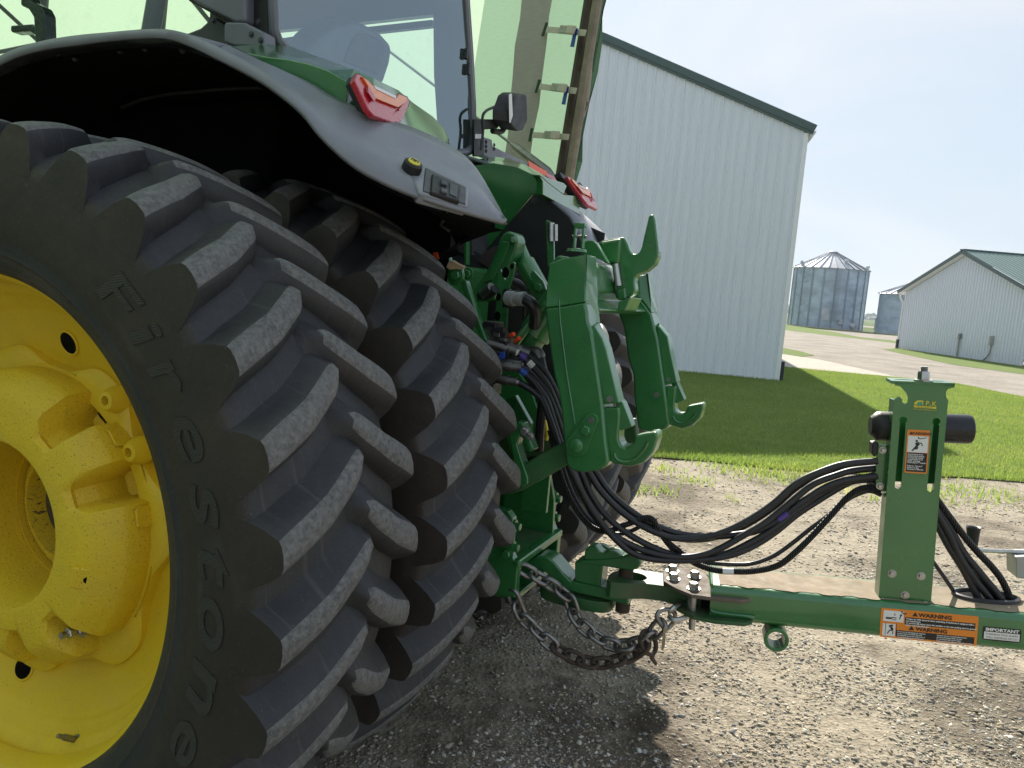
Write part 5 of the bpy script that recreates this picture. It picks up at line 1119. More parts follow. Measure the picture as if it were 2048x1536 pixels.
# dried mud film on the top
b = B(TM); nxx, nyy = 80, 8; vs = []
for i in range(nxx+1):
    for j in range(nyy+1):
        e = .020+.006*math.sin(i*.9)+.004*math.sin(i*2.3); vs.append((.05+i*1.5/nxx, e+(BW_-.03-e)*j/nyy, .0016))
b.add(vs, [(i*(nyy+1)+j, (i+1)*(nyy+1)+j, (i+1)*(nyy+1)+j+1, i*(nyy+1)+j+1) for i in range(nxx) for j in range(nyy)]); ob('dust_film', b, m_beamtop, tg)
def holed(outer, holes, off, M):
    """flat plate with real openings, as a builder"""
    bm = bmesh.new()
    for loop in [outer]+holes:
        v = [bm.verts.new(Vector(p)) for p in loop]; [bm.edges.new((v[i], v[(i+1) % len(v)])) for i in range(len(v))]
    bmesh.ops.triangle_fill(bm, edges=bm.edges[:], use_beauty=True)
    r_ = bmesh.ops.extrude_face_region(bm, geom=bm.faces[:]); nv = [e for e in r_['geom'] if isinstance(e, bmesh.types.BMVert)]
    bmesh.ops.translate(bm, verts=nv, vec=Vector(off)); bm.verts.index_update()
    b = B(M); b.add([v.co.copy() for v in bm.verts], [tuple(v.index for v in f.verts) for f in bm.faces]); bm.free(); return b
# hitch eye, bolted plates
ZT = .628
topo = [LMi @ PZ(x, y, ZT) for x, y in ((1214,1160),(1218,1150),(1228,1143),(1245,1139),(1268,1138),(1296,1142),(1326,1147),(1408,1152),(1404,1190),(1352,1178),(1325,1171),(1290,1167),(1262,1167),(1240,1166),(1222,1164))]
hc = LMi @ PZ(1268, 1152, ZT); hole = [hc+Vector((.042*math.cos(t)*1.15, .042*math.sin(t), 0)) for t in [2*math.pi*k/24 for k in range(24)]]
b = holed(topo, [hole], (0, 0, -.058), LM); ob('hitch_eye', b, m_green_dirty, tg, smooth=30)
def tplate(name, px, z, th, m, bev=.004): b = B(TM); b.prism([TZ(x, y, z) for x, y in px], (0, 0, -th)); return ob(name, b, m, tg, bevel=bev)
m_browndust = mat('brown_dusty_plate', (.15, .118, .09), .8, 0, .2, 9, .2, 120, (.03, .09, .035), .2)
pz = -.030
tplate('top_hitch_plate', ((1326,1143),(1327,1162),(1351,1176),(1383,1189),(1420,1194),(1482,1200),(1507,1196),(1511,1189),(1500,1185),(1440,1180),(1425,1168),(1417,1154),(1409,1143),(1370,1136),(1335,1137)), pz, .014, m_browndust)
tplate('lower_hitch_plate', ((1352,1214),(1385,1232),(1430,1241),(1490,1246),(1505,1241),(1506,1234),(1440,1226),(1425,1212),(1412,1196),(1360,1196)), -BH+.018, .014, m_green_dirty)
for (x, y) in ((1345,1141), (1347,1157), (1389,1153)):
    b = B(TM); b.bolt(TZ(x, y+2, pz), (0, 0, 1), .017, .020, True, rot=.3); ob('plate_bolt', b, m_steel, tg, smooth=30)
b = B(TM); q = TZ(1387, 1178, pz); b.bolt(q, (0, 0, 1), .017, .020, True, rot=.1); b.cyl(q-Vector((0, 0, .012)), q-Vector((0, 0, .10)), .0185, n=20); b.cyl(q-Vector((0, 0, .10)), q-Vector((0, 0, .145)), .011, n=14); ob('clevis_bolt', b, m_steel, tg, smooth=30)
b = B(TM); b.rng((-.01, .03, -.092), (.018, BW_-.02, -.036)); ob('beam_end', b, m_under, tg)
b = B(TM); b.tube(spline([(.022, -.002, -.085), (.05, -.004, -.092), (.17, -.004, -.094)], 4), .006, 6); b.tube(spline([(.022, .002, .002), (.022, BW_*.5, .006), (.022, BW_, .002)], 4), .007, 6); ob('weld_bead', b, m_green_cast, tg)
# tie-down eye welded under the beam
rc = TP(1553, 1281, -.01); b = B(TM)
ro, ri = .041, .029
b.rev([(0, ri), (0, ro), (.075, ro), (.075, ri), (0, ri)], rc, (0, 1, 0), 40); ob('tie_ring', b, m_green, tg, bevel=.003)
# upright post
YP = .040
post = [(1791,765),(1850,766),(1910,767),(1909,775),(1896,778),(1892,784),(1892.6,795),(1896.5,801),(1880,980),(1862,1205),(1757,1198),(1772,1000),(1788,800),(1798,793),(1804,798),(1805,805),(1810,808.5),(1816.5,805),(1817,795),(1812,785),(1801,773),(1791,771)]
def slot(cx, cy, r, l0, l1): pass
def slotpx(top, rr_, tl, tr, bl, br):
    out = []; 
    for k in range(17): a = rad(125+290*k/16); out.append((top[0]+rr_*math.cos(a), top[1]+rr_*math.sin(a)))
    # circle runs from lower left over the top to lower right
    cir = [(top[0]+rr_*math.cos(rad(130+280*k/16)), top[1]+rr_*math.sin(rad(130+280*k/16))) for k in range(17)]
    return cir+[tr, br, ((bl[0]+br[0])/2+1, br[1]+5), bl, tl]
sl1 = slotpx((1806.5,841), 8, (1799.5,850), (1811.5,850), (1789.5,974), (1802.5,975)); sl2 = slotpx((1873,844), 8, (1866.5,853), (1879,853), (1854,980), (1867.5,981))
toT = lambda l, y: [TP(a, c_, y) for a, c_ in l]
b = holed(toT(post, YP), [toT(sl1, YP), toT(sl2, YP)], (0, .009, 0), TM); ob('post', b, m_green, tg, smooth=30)
pl = toT(post, YP); side_l = [TP(1788,800,YP), TP(1772,1000,YP), TP(1757,1198,YP)]
D_ = .06
b = B(TM); b.add([side_l[0]+Vector((0, .009, 0)), side_l[2]+Vector((0, .009, 0)), side_l[2]+Vector((0, D_, 0)), side_l[0]+Vector((0, D_, 0)), side_l[0]+Vector((.008, .009, 0)), side_l[2]+Vector((.008, .009, 0)), side_l[2]+Vector((.008, D_, 0)), side_l[0]+Vector((.008, D_, 0))], [(0,1,2,3),(4,7,6,5),(0,3,7,4),(1,5,6,2),(0,4,5,1),(3,2,6,7)]); ob('post_flange', b, m_green, tg)
sr = [TP(1896.5,801,YP), TP(1862,1205,YP)]
b = B(TM); b.add([sr[0]+Vector((-.008, .009, 0)), sr[1]+Vector((-.008, .009, 0)), sr[1]+Vector((-.008, D_, 0)), sr[0]+Vector((-.008, D_, 0)), sr[0]+Vector((0, .009, 0)), sr[1]+Vector((0, .009, 0)), sr[1]+Vector((0, D_, 0)), sr[0]+Vector((0, D_, 0))], [(0,1,2,3),(4,7,6,5),(0,3,7,4),(1,5,6,2),(0,4,5,1),(3,2,6,7)]); ob('post_flange', b, m_green, tg)
b = B(TM); b.prism([TP(x, y, YP+.058) for x, y in ((1792,830),(1889,834),(1872,968),(1778,962))], (0, .006, 0)); ob('post_back_plate', b, m_green, tg)
# top flange with two oval slots, adjusting bolt
zt_ = TP(1850, 764, YP).z; xl, xr = TP(1783,762,YP).x, TP(1910,766,YP).x
outer = [Vector((xl, YP, zt_)), Vector((xr, YP, zt_)), Vector((xr, YP+.115, zt_)), Vector((xl+.01, YP+.115, zt_))]
ov = lambda cx, rx, ry: [Vector((cx+rx*math.cos(t), YP+.055+ry*math.sin(t), zt_)) for t in [2*math.pi*k/20 for k in range(20)]]
xc = TP(1843, 760, YP+.05).x
b = holed(outer, [ov(xl+.05, .030, .012), ov(xr-.045, .030, .012)], (0, 0, -.010), TM); ob('post_top_flange', b, m_green, tg)
c_ = Vector((xc, YP+.03, zt_)); b = B(TM); b.rev([(-.022, .018), (-.012, .024), (-.0105, .024)], c_, (0, 0, 1), 24); b.rev([(.0005, .029), (.005, .029), (.005, .0)], c_, (0, 0, 1), 28); ob('washer', b, m_steel, tg)
b = B(TM); b.bolt(c_+Vector((0, 0, .005)), (0, 0, 1), .0185, .028, False, rot=.25); ob('nut', b, m_steel, tg, smooth=30)
b = B(TM); b.cyl(c_+Vector((0, 0, .03)), c_+Vector((0, 0, .048)), .0105, n=16)
for k in range(5): b.rev([(.033+k*.003, .0105), (.0345+k*.003, .0118), (.036+k*.003, .0105)], c_, (0, 0, 1), 16)
ob('threaded_rod', b, m_steeldk, tg)
# black spring tube through the post
ya = YP+.068; ca_, cb_ = TP(1740, 851, ya), TP(1943, 859, ya); rt_ = (TP(1910, 829, ya)-TP(1910, 888, ya)).length/2
ax_ = (cb_-ca_).normalized()
b = B(TM); pL, pR = ca_, TP(1784, 853, ya); b.rev([(0, .0), (0, rt_*.62), (.006, rt_*.72), (.02, rt_*.97), (.03, rt_*1.0), ((pR-pL).length, rt_*1.0)], pL, ax_, 40); ob('spring_cap', b, m_black, tg)
b = B(TM); pR2 = TP(1872, 856, ya); L_ = (cb_-pR2).length; b.rev([(0, rt_*.98), (L_-.012, rt_*.98), (L_-.003, rt_*.93), (L_, rt_*.85), (L_, 0)], pR2, ax_, 40); ob('spring_tube', b, m_blackgl, tg)
# hose clamp plate on the left of the post
b = B(TM); b.prism([TP(x, y, YP+.03) for x, y in ((1757,888),(1770,891),(1776,890),(1774,984),(1760,982),(1751,976),(1752,930))], (0, .012, 0)); ob('hose_bracket', b, m_green, tg, bevel=.002)
b = B(TM); b.prism([TP(x, y, YP+.035) for x, y in ((1745,886),(1757,885),(1757,904),(1750,915),(1744,908))], (0, .05, 0)); b.prism([TP(x, y, YP+.035) for x, y in ((1739,962),(1752,966),(1752,990),(1740,986))], (0, .05, 0)); ob('hose_clamp', b, m_black, tg, bevel=.003)
for x, y in ((1766,900),(1760,972)):
    b = B(TM); b.bolt(TP(x, y, YP+.03), (0, -1, 0), .0085, .009); ob('bracket_bolt', b, m_steel, tg, smooth=30)
for x, y in ((1784,1147),(1842,1152),(1810,1190)):
    b = B(TM); b.bolt(TP(x, y, YP), (0, -1, 0), .0095, .008, rot=.4); ob('post_bolt', b, m_steel, tg, smooth=30)
for x, y in ((1764,1199),(1850,1206)):
    b = B(TM); b.bolt(TP(x, y, YP-.004), (0, -1, 0), .008, .006, False); ob('weld_nut', b, m_steel, tg, smooth=30)
# hose grommet in the beam top
gcen = TZ(1971, 1196, 0); b = B(TM); gr = lambda rx, ry, z: [Vector((gcen.x+rx*math.cos(t), gcen.y+ry*math.sin(t), z)) for t in [2*math.pi*k/40 for k in range(40)]]
rx, ry = .105, .062
b.loft([gr(rx, ry, .001), gr(rx, ry, .012), gr(rx-.010, ry-.009, .014), gr(rx-.015, ry-.014, .003)], True, False); ob('grommet', b, m_greydk, tg)
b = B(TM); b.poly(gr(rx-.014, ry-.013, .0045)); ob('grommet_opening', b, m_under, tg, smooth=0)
# jack crank at the right edge
jk = thing('jack_crank', 'zinc jack crank rod with a black cup handle beyond the tongue', 'crank', TM @ at(*TP(1960, 1101, .30)))
yk = .30; b = B(TM); b.tube([TP(1949,1099,yk), TP(1962,1101,yk), TP(2048,1104,yk), TP(2160,1108,yk)], .0075, 10); ob('crank_rod', b, m_steel, jk)
b = B(TM); kp0, kp1 = TP(1945, 1093, yk), TP(1947, 1054, yk); b.rev([(-.006, .008), (0, .016), ((kp1-kp0).length*.6, .020), ((kp1-kp0).length, .0235), ((kp1-kp0).length-.002, .018), ((kp1-kp0).length*.6, .0)], kp0, kp1-kp0, 24); ob('crank_knob', b, m_black, jk)
jt = thing('jack_tube', 'grey square jack tube cut off by the right edge above the tongue', 'jack', TM @ at(*TP(2060, 1140, .26)))
b = B(TM); b.prism([TP(x, y, .26) for x, y in ((2032,1114),(2090,1112),(2090,1164),(2033,1156))], (0, .09, 0)); ob('tube', b, m_galvgrey, jt, bevel=.004)
b = B(TM); b.prism([TP(x, y, .28) for x, y in ((2090,1112),(2130,1112),(2130,1164),(2090,1164))], (0, .05, 0)); b.prism([TP(x, y, .285) for x, y in ((2100,1150),(2130,1150),(2125,1290),(2105,1290))], (0, .05, 0)); ob('jack_leg', b, m_galvgrey, jt, bevel=.004)

# ---------------------------------------------------------------- decals and lettering on the tongue
class Decal:
    def __init__(s, corners, y, name, m, root, th=.0012, r=.006):
        tl, tr, br, bl = [TP(a, c_, y) for a, c_ in corners]
        s.o = (tl+bl+tr+br)/4; s.ex = ((tr-tl)+(br-bl)).normalized(); s.ez = Vector((0, -1, 0)).cross(s.ex).normalized(); s.ez = s.ez if s.ez.z > 0 else -s.ez
        s.w = ((tr-tl).length+(br-bl).length)/2; s.h = ((tl-bl).length+(tr-br).length)/2; s.y = y; s.z = th
        pts = []
        for (cx, cz, a0) in ((s.w/2-r, s.h/2-r, 0), (-s.w/2+r, s.h/2-r, 90), (-s.w/2+r, -s.h/2+r, 180), (s.w/2-r, -s.h/2+r, 270)):
            for k in range(5): a = rad(a0+90*k/4); pts.append(s.p(cx+r*math.cos(a), cz+r*math.sin(a), 0))
        b = B(TM); b.prism(pts, (0, -th, 0)); s.obj = ob(name, b, m, root, smooth=0); s.layer = {}
    def p(s, x, z, d=None): q = s.o+s.ex*x+s.ez*z; q.y -= (s.z if d is None else d); return q
    def rect(s, name, x0, z0, x1, z1, m, d=.0004):
        b = B(TM); b.prism([s.p(x0, z0), s.p(x1, z0), s.p(x1, z1), s.p(x0, z1)], (0, -d, 0)); return ob(name, b, m, s.obj, smooth=0)
    def shape(s, name, polys, m, d=.0008):
        b = B(TM)
        for P_ in polys: b.prism([s.p(x, z) for x, z in P_], (0, -d, 0))
        o = ob(name, b, m, s.obj, smooth=0); o['kind'] = 'stuff' if len(polys) > 1 else 'thing'; return o
    def text(s, txts, m, name='lettering', d=.0012):
        b = B(TM)
        for (t, x, z, size, al, kw) in txts:
            Mx = Matrix((s.ex, s.ez, Vector((0, -1, 0)))).transposed().to_4x4(); Mx.translation = s.p(x, z, s.z+d)
            V, F = text_mesh(t, size, Mx, al, **kw); b.add(V, F)
        o = ob(name, b, m, s.obj, smooth=0); o['kind'] = 'stuff'; return o
def tri(s, x, z, h): return [(x-h*.58, z), (x+h*.58, z), (x, z+h)]
# long twin warning decal on the beam
d1 = Decal(((1763,1215),(1958,1233),(1952,1292),(1758,1273)), -.0005, 'warning_decal', m_orange, tg)
w_, h_ = d1.w, d1.h; q_ = h_*.03
d1.rect('picture_panel', -w_/2+.008, .006, -w_/2+.205*w_+.01, h_/2-.007, m_white); d1.rect('picture_panel', -w_/2+.008, -h_/2+.006, -w_/2+.14*w_+.006, -.002, m_white)
x0 = -w_/2+.205*w_+.014; d1.rect('text_panel', x0, .0005, w_/2-.008, h_/2-.030*w_/.36, m_ink); x1 = -w_/2+.14*w_+.010
d1.rect('text_panel', x1, -h_/2+.006, w_/2-.008, -.026*w_/.36, m_ink)
S = w_/.36
d1.text([('WARNING', .022*S, h_/2-.0235*S, .022*S, 'CENTER', dict(bold=.0006, xs=1.15)), ('WARNING', .012*S, -.0205*S, .021*S, 'CENTER', dict(bold=.0006, xs=1.15))], m_ink)
d1.shape('hazard_triangle', [tri(d1, -.052*S, h_/2-.0235*S, .018*S), tri(d1, -.062*S, -.0205*S, .018*S)], m_ink)
L1 = ['Tongue can whip upwards when unhitching, if implement is equipped with a', 'rear attachment.', 'To avoid bodily injury, lower the machine or the rear parking stand to ground', 'before removing hitch pin.']
tt = [(t, x0+.003, h_/2-.030*S-.0085*S-.0088*S*k, .0088*S, 'LEFT', dict(bold=.0003, res=1, xs=.93)) for k, t in enumerate(L1)]
L2 = ["Do not exceed this implement's maximum", 'transport speed of 32 km/h (20 mph).', 'Exceeding this speed may result in loss of', 'control during transport or braking and', 'serious injury or death.']
L3 = ['Transport only with a properly ballasted tractor', 'and a properly attached safety tow chain.', 'Do not transport with a motor vehicle.', 'Reduce speed and use additional caution when on inclines,', 'towing under adverse conditions, and turning.']
tt += [(t, x1+.003, -.026*S-.0075*S-.0076*S*k, .0076*S, 'LEFT', dict(bold=.0002, res=1, xs=.80)) for k, t in enumerate(L2)]
tt += [(t, x1+.150*S, -.026*S-.0075*S-.0076*S*k, .0076*S, 'LEFT', dict(bold=.0002, res=1, xs=.74)) for k, t in enumerate(L3)]
d1.text(tt, m_white)
px0, pz0 = -w_/2+.008, .006
d1.shape('pictogram', [[(px0+.008, pz0+.008), (px0+.026, pz0+.008), (px0+.026, pz0+.014), (px0+.008, pz0+.014)], [(px0+.024, pz0+.012), (px0+.040, pz0+.012), (px0+.040, pz0+.015), (px0+.024, pz0+.015)], [(px0+.026, pz0+.006), (px0+.040, pz0+.006), (px0+.040, pz0+.008), (px0+.026, pz0+.008)], [(px0+.032, pz0+.022), (px0+.037, pz0+.022), (px0+.037, pz0+.0235), (px0+.0355, pz0+.0235), (px0+.0355, pz0+.029), (px0+.0335, pz0+.029), (px0+.0335, pz0+.0235), (px0+.032, pz0+.0235)], [(px0+.048, pz0+.010), (px0+.051, pz0+.010), (px0+.055, pz0+.024), (px0+.052, pz0+.026)], [(px0+.049, pz0+.023), (px0+.058, pz0+.023), (px0+.0535, pz0+.029)], [(px0+.052, pz0+.036), (px0+.054, pz0+.039), (px0+.062, pz0+.031), (px0+.070, pz0+.034), (px0+.069, pz0+.030), (px0+.062, pz0+.027)]], m_ink)
px0, pz0 = -w_/2+.008, -h_/2+.006
d1.shape('pictogram', [[(px0+.008, pz0+.004), (px0+.0095, pz0+.004), (px0+.0095, pz0+.044), (px0+.008, pz0+.044)], [(px0+.041, pz0+.004), (px0+.0425, pz0+.004), (px0+.0425, pz0+.044), (px0+.041, pz0+.044)], [(px0+.018, pz0+.036), (px0+.030, pz0+.040), (px0+.032, pz0+.034), (px0+.020, pz0+.030)], [(px0+.022, pz0+.030), (px0+.030, pz0+.032), (px0+.034, pz0+.022), (px0+.026, pz0+.020)], [(px0+.014, pz0+.008), (px0+.017, pz0+.007), (px0+.022, pz0+.017), (px0+.032, pz0+.019), (px0+.031, pz0+.022), (px0+.020, pz0+.020)], [(px0+.030, pz0+.008), (px0+.032, pz0+.007), (px0+.034, pz0+.018), (px0+.031, pz0+.018)]], m_ink)
# IMPORTANT decal
d2 = Decal(((1966.6,1252.5),(2043.5,1259.5),(2040,1286),(1964,1278.5)), -.0005, 'important_decal', m_ink, tg)
w_, h_ = d2.w, d2.h; d2.rect('text_panel', -w_/2+.004, -h_/2+.004, w_/2-.004, .006, m_white)
d2.text([('IMPORTANT', 0, .0095, .0185*w_/.145, 'CENTER', dict(bold=.0006, xs=1.22))], m_white)
d2.text([('TURNING TOO SHARP', 0, -.004, .0105*w_/.145, 'CENTER', dict(xs=1.15)), ('WILL DAMAGE HITCH', 0, -.0145, .0105*w_/.145, 'CENTER', dict(xs=1.15)), ('AND SHANKS', 0, -.0245, .0105*w_/.145, 'CENTER', dict(xs=1.15))], m_ink)
# upright warning decal on the post
d3 = Decal(((1815,859),(1861,861),(1853,948),(1808,945)), YP-.0005, 'warning_decal', m_orange, tg, r=.004)
w_, h_ = d3.w, d3.h; zt3 = h_/2-.020
d3.rect('picture_panel', -w_/2+.004, zt3-.054, w_/2-.004, zt3, m_white); d3.rect('text_panel', -w_/2+.004, -h_/2+.005, w_/2-.004, zt3-.055, m_ink)
d3.text([('WARNING', .008, h_/2-.0155, .0125, 'CENTER', dict(bold=.0003, xs=1.05))], m_ink); d3.shape('hazard_triangle', [tri(d3, -w_/2+.012, h_/2-.0155, .0095)], m_ink)
L4 = ['Avoid injury from', 'compressed spring.', 'Use special spring', 'compression tool', 'when servicing', 'TruPosition\u2122 shanks.', '', 'Refer to "Service"', 'section in the', "Operator's Manual."]
d3.text([(t, -w_/2+.006, zt3-.0625-k*(h_/2+zt3-.062-.006)/10, .0068, 'LEFT', dict(bold=.0002, res=1, xs=.95)) for k, t in enumerate(L4)], m_white)
z0 = zt3-.052
circ_ = lambda x, z, r: [(x+r*math.cos(t), z+r*math.sin(t)) for t in [2*math.pi*k/12 for k in range(12)]]
d3.shape('pictogram', [circ_(-.004, z0+.036, .0038), [(-.008, z0+.030), (.002, z0+.033), (.006, z0+.024), (.0, z0+.018), (-.006, z0+.020)], [(.002, z0+.032), (.012, z0+.030), (.016, z0+.020), (.013, z0+.0195), (.010, z0+.027), (.002, z0+.029)], [(-.006, z0+.020), (.001, z0+.018), (-.014, z0+.002), (-.018, z0+.003)], [(-.004, z0+.019), (.002, z0+.016), (.0, z0+.008), (-.012, z0+.008), (-.010, z0+.011), (-.003, z0+.012)], [(-.002, z0+.049), (.001, z0+.043), (.004, z0+.042), (.026, z0+.047), (.026, z0+.049), (.004, z0+.0445), (.001, z0+.050)]], m_ink)
# maker's logo on the post
d4 = Decal(((1828,800),(1873,803),(1872,825),(1827,821)), YP-.0003, 'maker_logo', m_green, tg, th=.0006, r=.001)
w_, h_ = d4.w, d4.h
arcp = [(-w_*.5+.0, h_*.08)]+[(-w_*.28-w_*.22*math.cos(t), h_*.08+h_*.42*math.sin(t)) for t in [math.pi*.5*k/8 for k in range(9)]]+[(-w_*.10, h_*.5), (-w_*.10, h_*.08)]
d4.shape('logo_arc', [arcp], m_pkyel); inr = [(-w_*.38, h_*.08)]+[(-w_*.24-w_*.14*math.cos(t), h_*.08+h_*.28*math.sin(t)) for t in [math.pi*.5*k/8 for k in range(9)]]+[(-w_*.13, h_*.36), (-w_*.13, h_*.08)]
d4.shape('logo_arc', [inr], m_pkteal, .0012); d4.shape('logo_bar', [[(-w_*.5, -h_*.18), (w_*.5, -h_*.18), (w_*.5, h_*.0), (-w_*.5, h_*.0)]], m_pkyel)
d4.text([('P', .0*w_, h_*.08, h_*.60, 'LEFT', dict(bold=.0003)), ('&', w_*.17, h_*.05, h_*.22, 'LEFT', {}), ('K', w_*.28, h_*.08, h_*.60, 'LEFT', dict(bold=.0003)), ('www.pkmidwest.com', 0, -h_*.38, h_*.19, 'CENTER', dict(res=1, xs=1.22))], m_pkyel)
d4.text([('MIDWEST', 0, -h_*.155, h_*.17, 'CENTER', dict(res=1, xs=1.3, spacing=1.5))], m_ink, d=.0016)
# ---------------------------------------------------------------- hydraulic hoses from the couplers to the post
YE = (TL_ @ Vector((0, YP+.05, 0)) + (TL_.to_3x3() @ Vector((TP(1750,940,YP).x, 0, 0)))).y
A_ = [(1018,693),(1035,699),(1051,705),(1069,721),(1090,744),(1107,774),(1118,800),(1138,850),(1160,900)]
B_ = [(991,691),(1012,696),(1032,704),(1048,715),(1069,737),(1090,762),(1106,792),(1126,845),(1148,900)]
C_ = [(1001,724),(1022,724),(1043,732),(1062,743),(1080,763),(1098,792),(1116,840),(1136,900)]
D_p = [(1000,731),(1019,732),(1041,740),(1062,757),(1079,779),(1094,802),(1110,850),(1127,900)]
E_ = [(991,757),(1012,760),(1035,765),(1054,774),(1073,788),(1086,803),(1104,850),(1121,900)]
S1 = [(1191,943),(1223,988),(1277,1032),(1328,1058),(1372,1070),(1420,1073),(1467,1070),(1515,1061),(1563,1035),(1604,1004),(1645,978),(1690,961),(1755,952)]
S2 = [(1178,945),(1201,981),(1239,1020),(1283,1051),(1325,1070),(1356,1077),(1404,1075),(1451,1062),(1499,1039),(1547,1007),(1594,966),(1642,943),(1690,928),(1755,922)]
S3 = [(1163,947),(1185,994),(1213,1032),(1255,1067),(1309,1096),(1356,1112),(1404,1115),(1451,1108),(1499,1086),(1547,1058),(1594,1020),(1642,985),(1690,965),(1755,957)]
S4 = [(1150,948),(1169,997),(1198,1045),(1232,1073),(1283,1099),(1340,1113),(1388,1113),(1436,1099),(1483,1073),(1531,1045),(1578,1007),(1626,969),(1674,950),(1706,941),(1755,936)]
S5 = [(1147,950),(1160,977),(1181,1015),(1210,1055),(1237,1084),(1262,1104),(1293,1116),(1335,1121),(1390,1120),(1451,1113),(1499,1096),(1547,1067),(1594,1029),(1632,1004),(1674,978),(1705,963),(1755,948)]
S6 = [(1196,900),(1196,943)]
def hose(label, px, y0, ymid, y1, r, coupler=True, extra=(), dy=0., m=None, mats=None):
    L = [0.]
    for a, c_ in zip(px, px[1:]): L.append(L[-1]+math.hypot(c_[0]-a[0], c_[1]-a[1]))
    pts = []
    for (x, y), l in zip(px, L):
        f = l/L[-1]; Y = np.interp(f, [0, .24, 1], [y0, ymid, y1])+dy; pts.append(PY(x, y, float(Y)))
    P_ = spline(pts, 7); t = thing('hydraulic_hose', label, 'hose', Lat(*pts[0]), 'hoses between the tractor and the tongue')
    b = B(LM); b.tube(P_, r, 12); ob('hose', b, m or m_hose, t)
    if coupler:
        q0, q1 = P_[0], P_[9]; d = (q1-q0).normalized(); b = B(LM); b.tube([q0-d*.03, q0+d*.02, q0+d*.02, q0+d*.045, q0+d*.045, q0+d*.075], [.016, .016, .0185, .0185, .0155, .0155], 14); ob('coupler', b, m_coupler, t)
    for (i, n, nm, mm) in extra:
        b = B(LM); b.tube(P_[i:i+n], r*1.07, 12); ob(nm, b, mm, t)
    return t
hose('top hydraulic hose with white and purple bands just after its coupler', B_+S2, 1.23, 1.34, YE-.02, .0115, extra=((13,4,'white_band',m_tape),(18,5,'purple_band',m_purple),(24,4,'white_band',m_tape)))
hose('hydraulic hose curving outermost to the right below the quick hitch, purple tape near the post', A_+S1, 1.27, 1.38, YE-.015, .0115, extra=((-30,4,'purple_band',m_purple),))
hose('hydraulic hose from the second coupler row dipping low in the middle of the bundle', C_+S3, 1.25, 1.33, YE, .0115, extra=((12,4,'grey_band',m_tape),))
hose('hydraulic hose with a blue band near its coupler, low in the bundle', D_p+S4, 1.22, 1.31, YE, .0115, extra=((14,5,'blue_band',m_blue),))
hose('lowest sagging hydraulic hose, starting at the bottom coupler beside the inner wheel', E_+S5, 1.22, 1.29, YE+.03, .0115, extra=((12,4,'clip',m_steeldk),))
hose('upper partner hose running just above another in the top loop to the post', [(x+5, y-9) for x, y in C_[:4]]+[(1086,757),(1106,786),(1128,835),(1150,900)]+[(1184,946),(1212,984),(1258,1026),(1306,1058),(1350,1076),(1400,1079),(1450,1069),(1500,1046),(1548,1014),(1596,973),(1642,950),(1690,934),(1755,926)], 1.29, 1.42, YE+.05, .0112)
m_corr, n_, p_ = newmat('corrugated_black_loom'); c_ = coords(n_); wv = nd(n_, 'TexWave'); wv.bands_direction = 'X'; wv.inputs['Scale'].default_value = 45; n_.links.new(c_, wv.inputs['Vector']); p_.inputs['Base Color'].default_value = (.012, .012, .013, 1); p_.inputs['Roughness'].default_value = .5; bump(n_, p_, wv.outputs['Fac'], .8, .006)
K1 = [(1100,860),(1110,905),(1120,944),(1129,971),(1143,1002),(1162,1032),(1185,1055),(1213,1062),(1255,1048),(1290,1036),(1306,1040),(1316,1058),(1334,1083),(1366,1108),(1391,1127),(1429,1140),(1467,1143),(1509,1142),(1556,1131),(1594,1102),(1626,1070),(1658,1035),(1683,1007),(1712,982),(1740,975),(1760,984)]
hose('black corrugated cable loom lying lowest on the tongue, white tape band in its middle', K1, 1.40, 1.40, YE-.01, .0105, False, m=m_corr, extra=((108,5,'white_band',m_white),))
K2 = [(1108,860),(1120,905),(1130,946),(1146,988),(1168,1026),(1196,1052),(1232,1068),(1262,1062),(1296,1048),(1318,1066),(1340,1094),(1372,1121),(1420,1126),(1467,1129),(1505,1127),(1547,1112),(1585,1086),(1620,1058),(1650,1036),(1674,1016),(1702,995),(1737,982),(1762,990)]
hose('thin electrical cable beside the corrugated loom', K2, 1.43, 1.44, YE+.01, .0075, False)
b = B(LM)
for p0, p1 in ((PY(1309,1038,1.45), PY(1313,1070,1.45)),): b.tube([p0, p1], .009, 8)
zt = thing('zip_tie', 'black zip tie binding hoses at the crossing below the quick hitch', 'zip tie', Lat(*PY(1311,1050,1.43))); ob('tie', b, m_black, zt)
# bundle coming down behind the post into the grommet
def tail(label, px, y0, y1, r, m=m_hose):
    n = len(px); pts = [TP(x, y, y0+(y1-y0)*i/(n-1)) for i, (x, y) in enumerate(px)]; e = pts[-1].copy(); e.z -= .04; P_ = spline(pts+[e], 7)
    t = thing('hydraulic_hose', label, 'hose', TM @ at(*pts[0]), 'hoses dropping into the tongue'); b = B(TM); b.tube(P_, r, 12); ob('hose', b, m, t)
yg = gcen.y
tail('corrugated loom outermost on the right, dropping into the tongue grommet', [(1872,995),(1878,1005),(1906,1043),(1932,1077),(1957,1106),(1982,1132),(2004,1161),(2020,1198)], YP+.06, yg, .0115, m_corr)
tail('thick black hose second from the right dropping into the grommet', [(1868,1000),(1877,1017),(1902,1060),(1928,1106),(1966,1153),(2002,1199)], YP+.07, yg-.015, .0125)
tail('black hose in the middle of the bundle dropping into the grommet', [(1868,1012),(1876,1030),(1898,1068),(1919,1113),(1950,1160),(1982,1202)], YP+.05, yg-.02, .0125)
tail('black hose on the left of the bundle dropping into the grommet', [(1864,1030),(1875,1051),(1898,1094),(1928,1142),(1958,1202)], YP+.06, yg-.02, .0120)
tail('glossy black hose behind the bundle into the grommet', [(1872,1005),(1890,1040),(1915,1088),(1940,1132),(1972,1175),(1994,1198)], YP+.09, yg+.01, .0120)
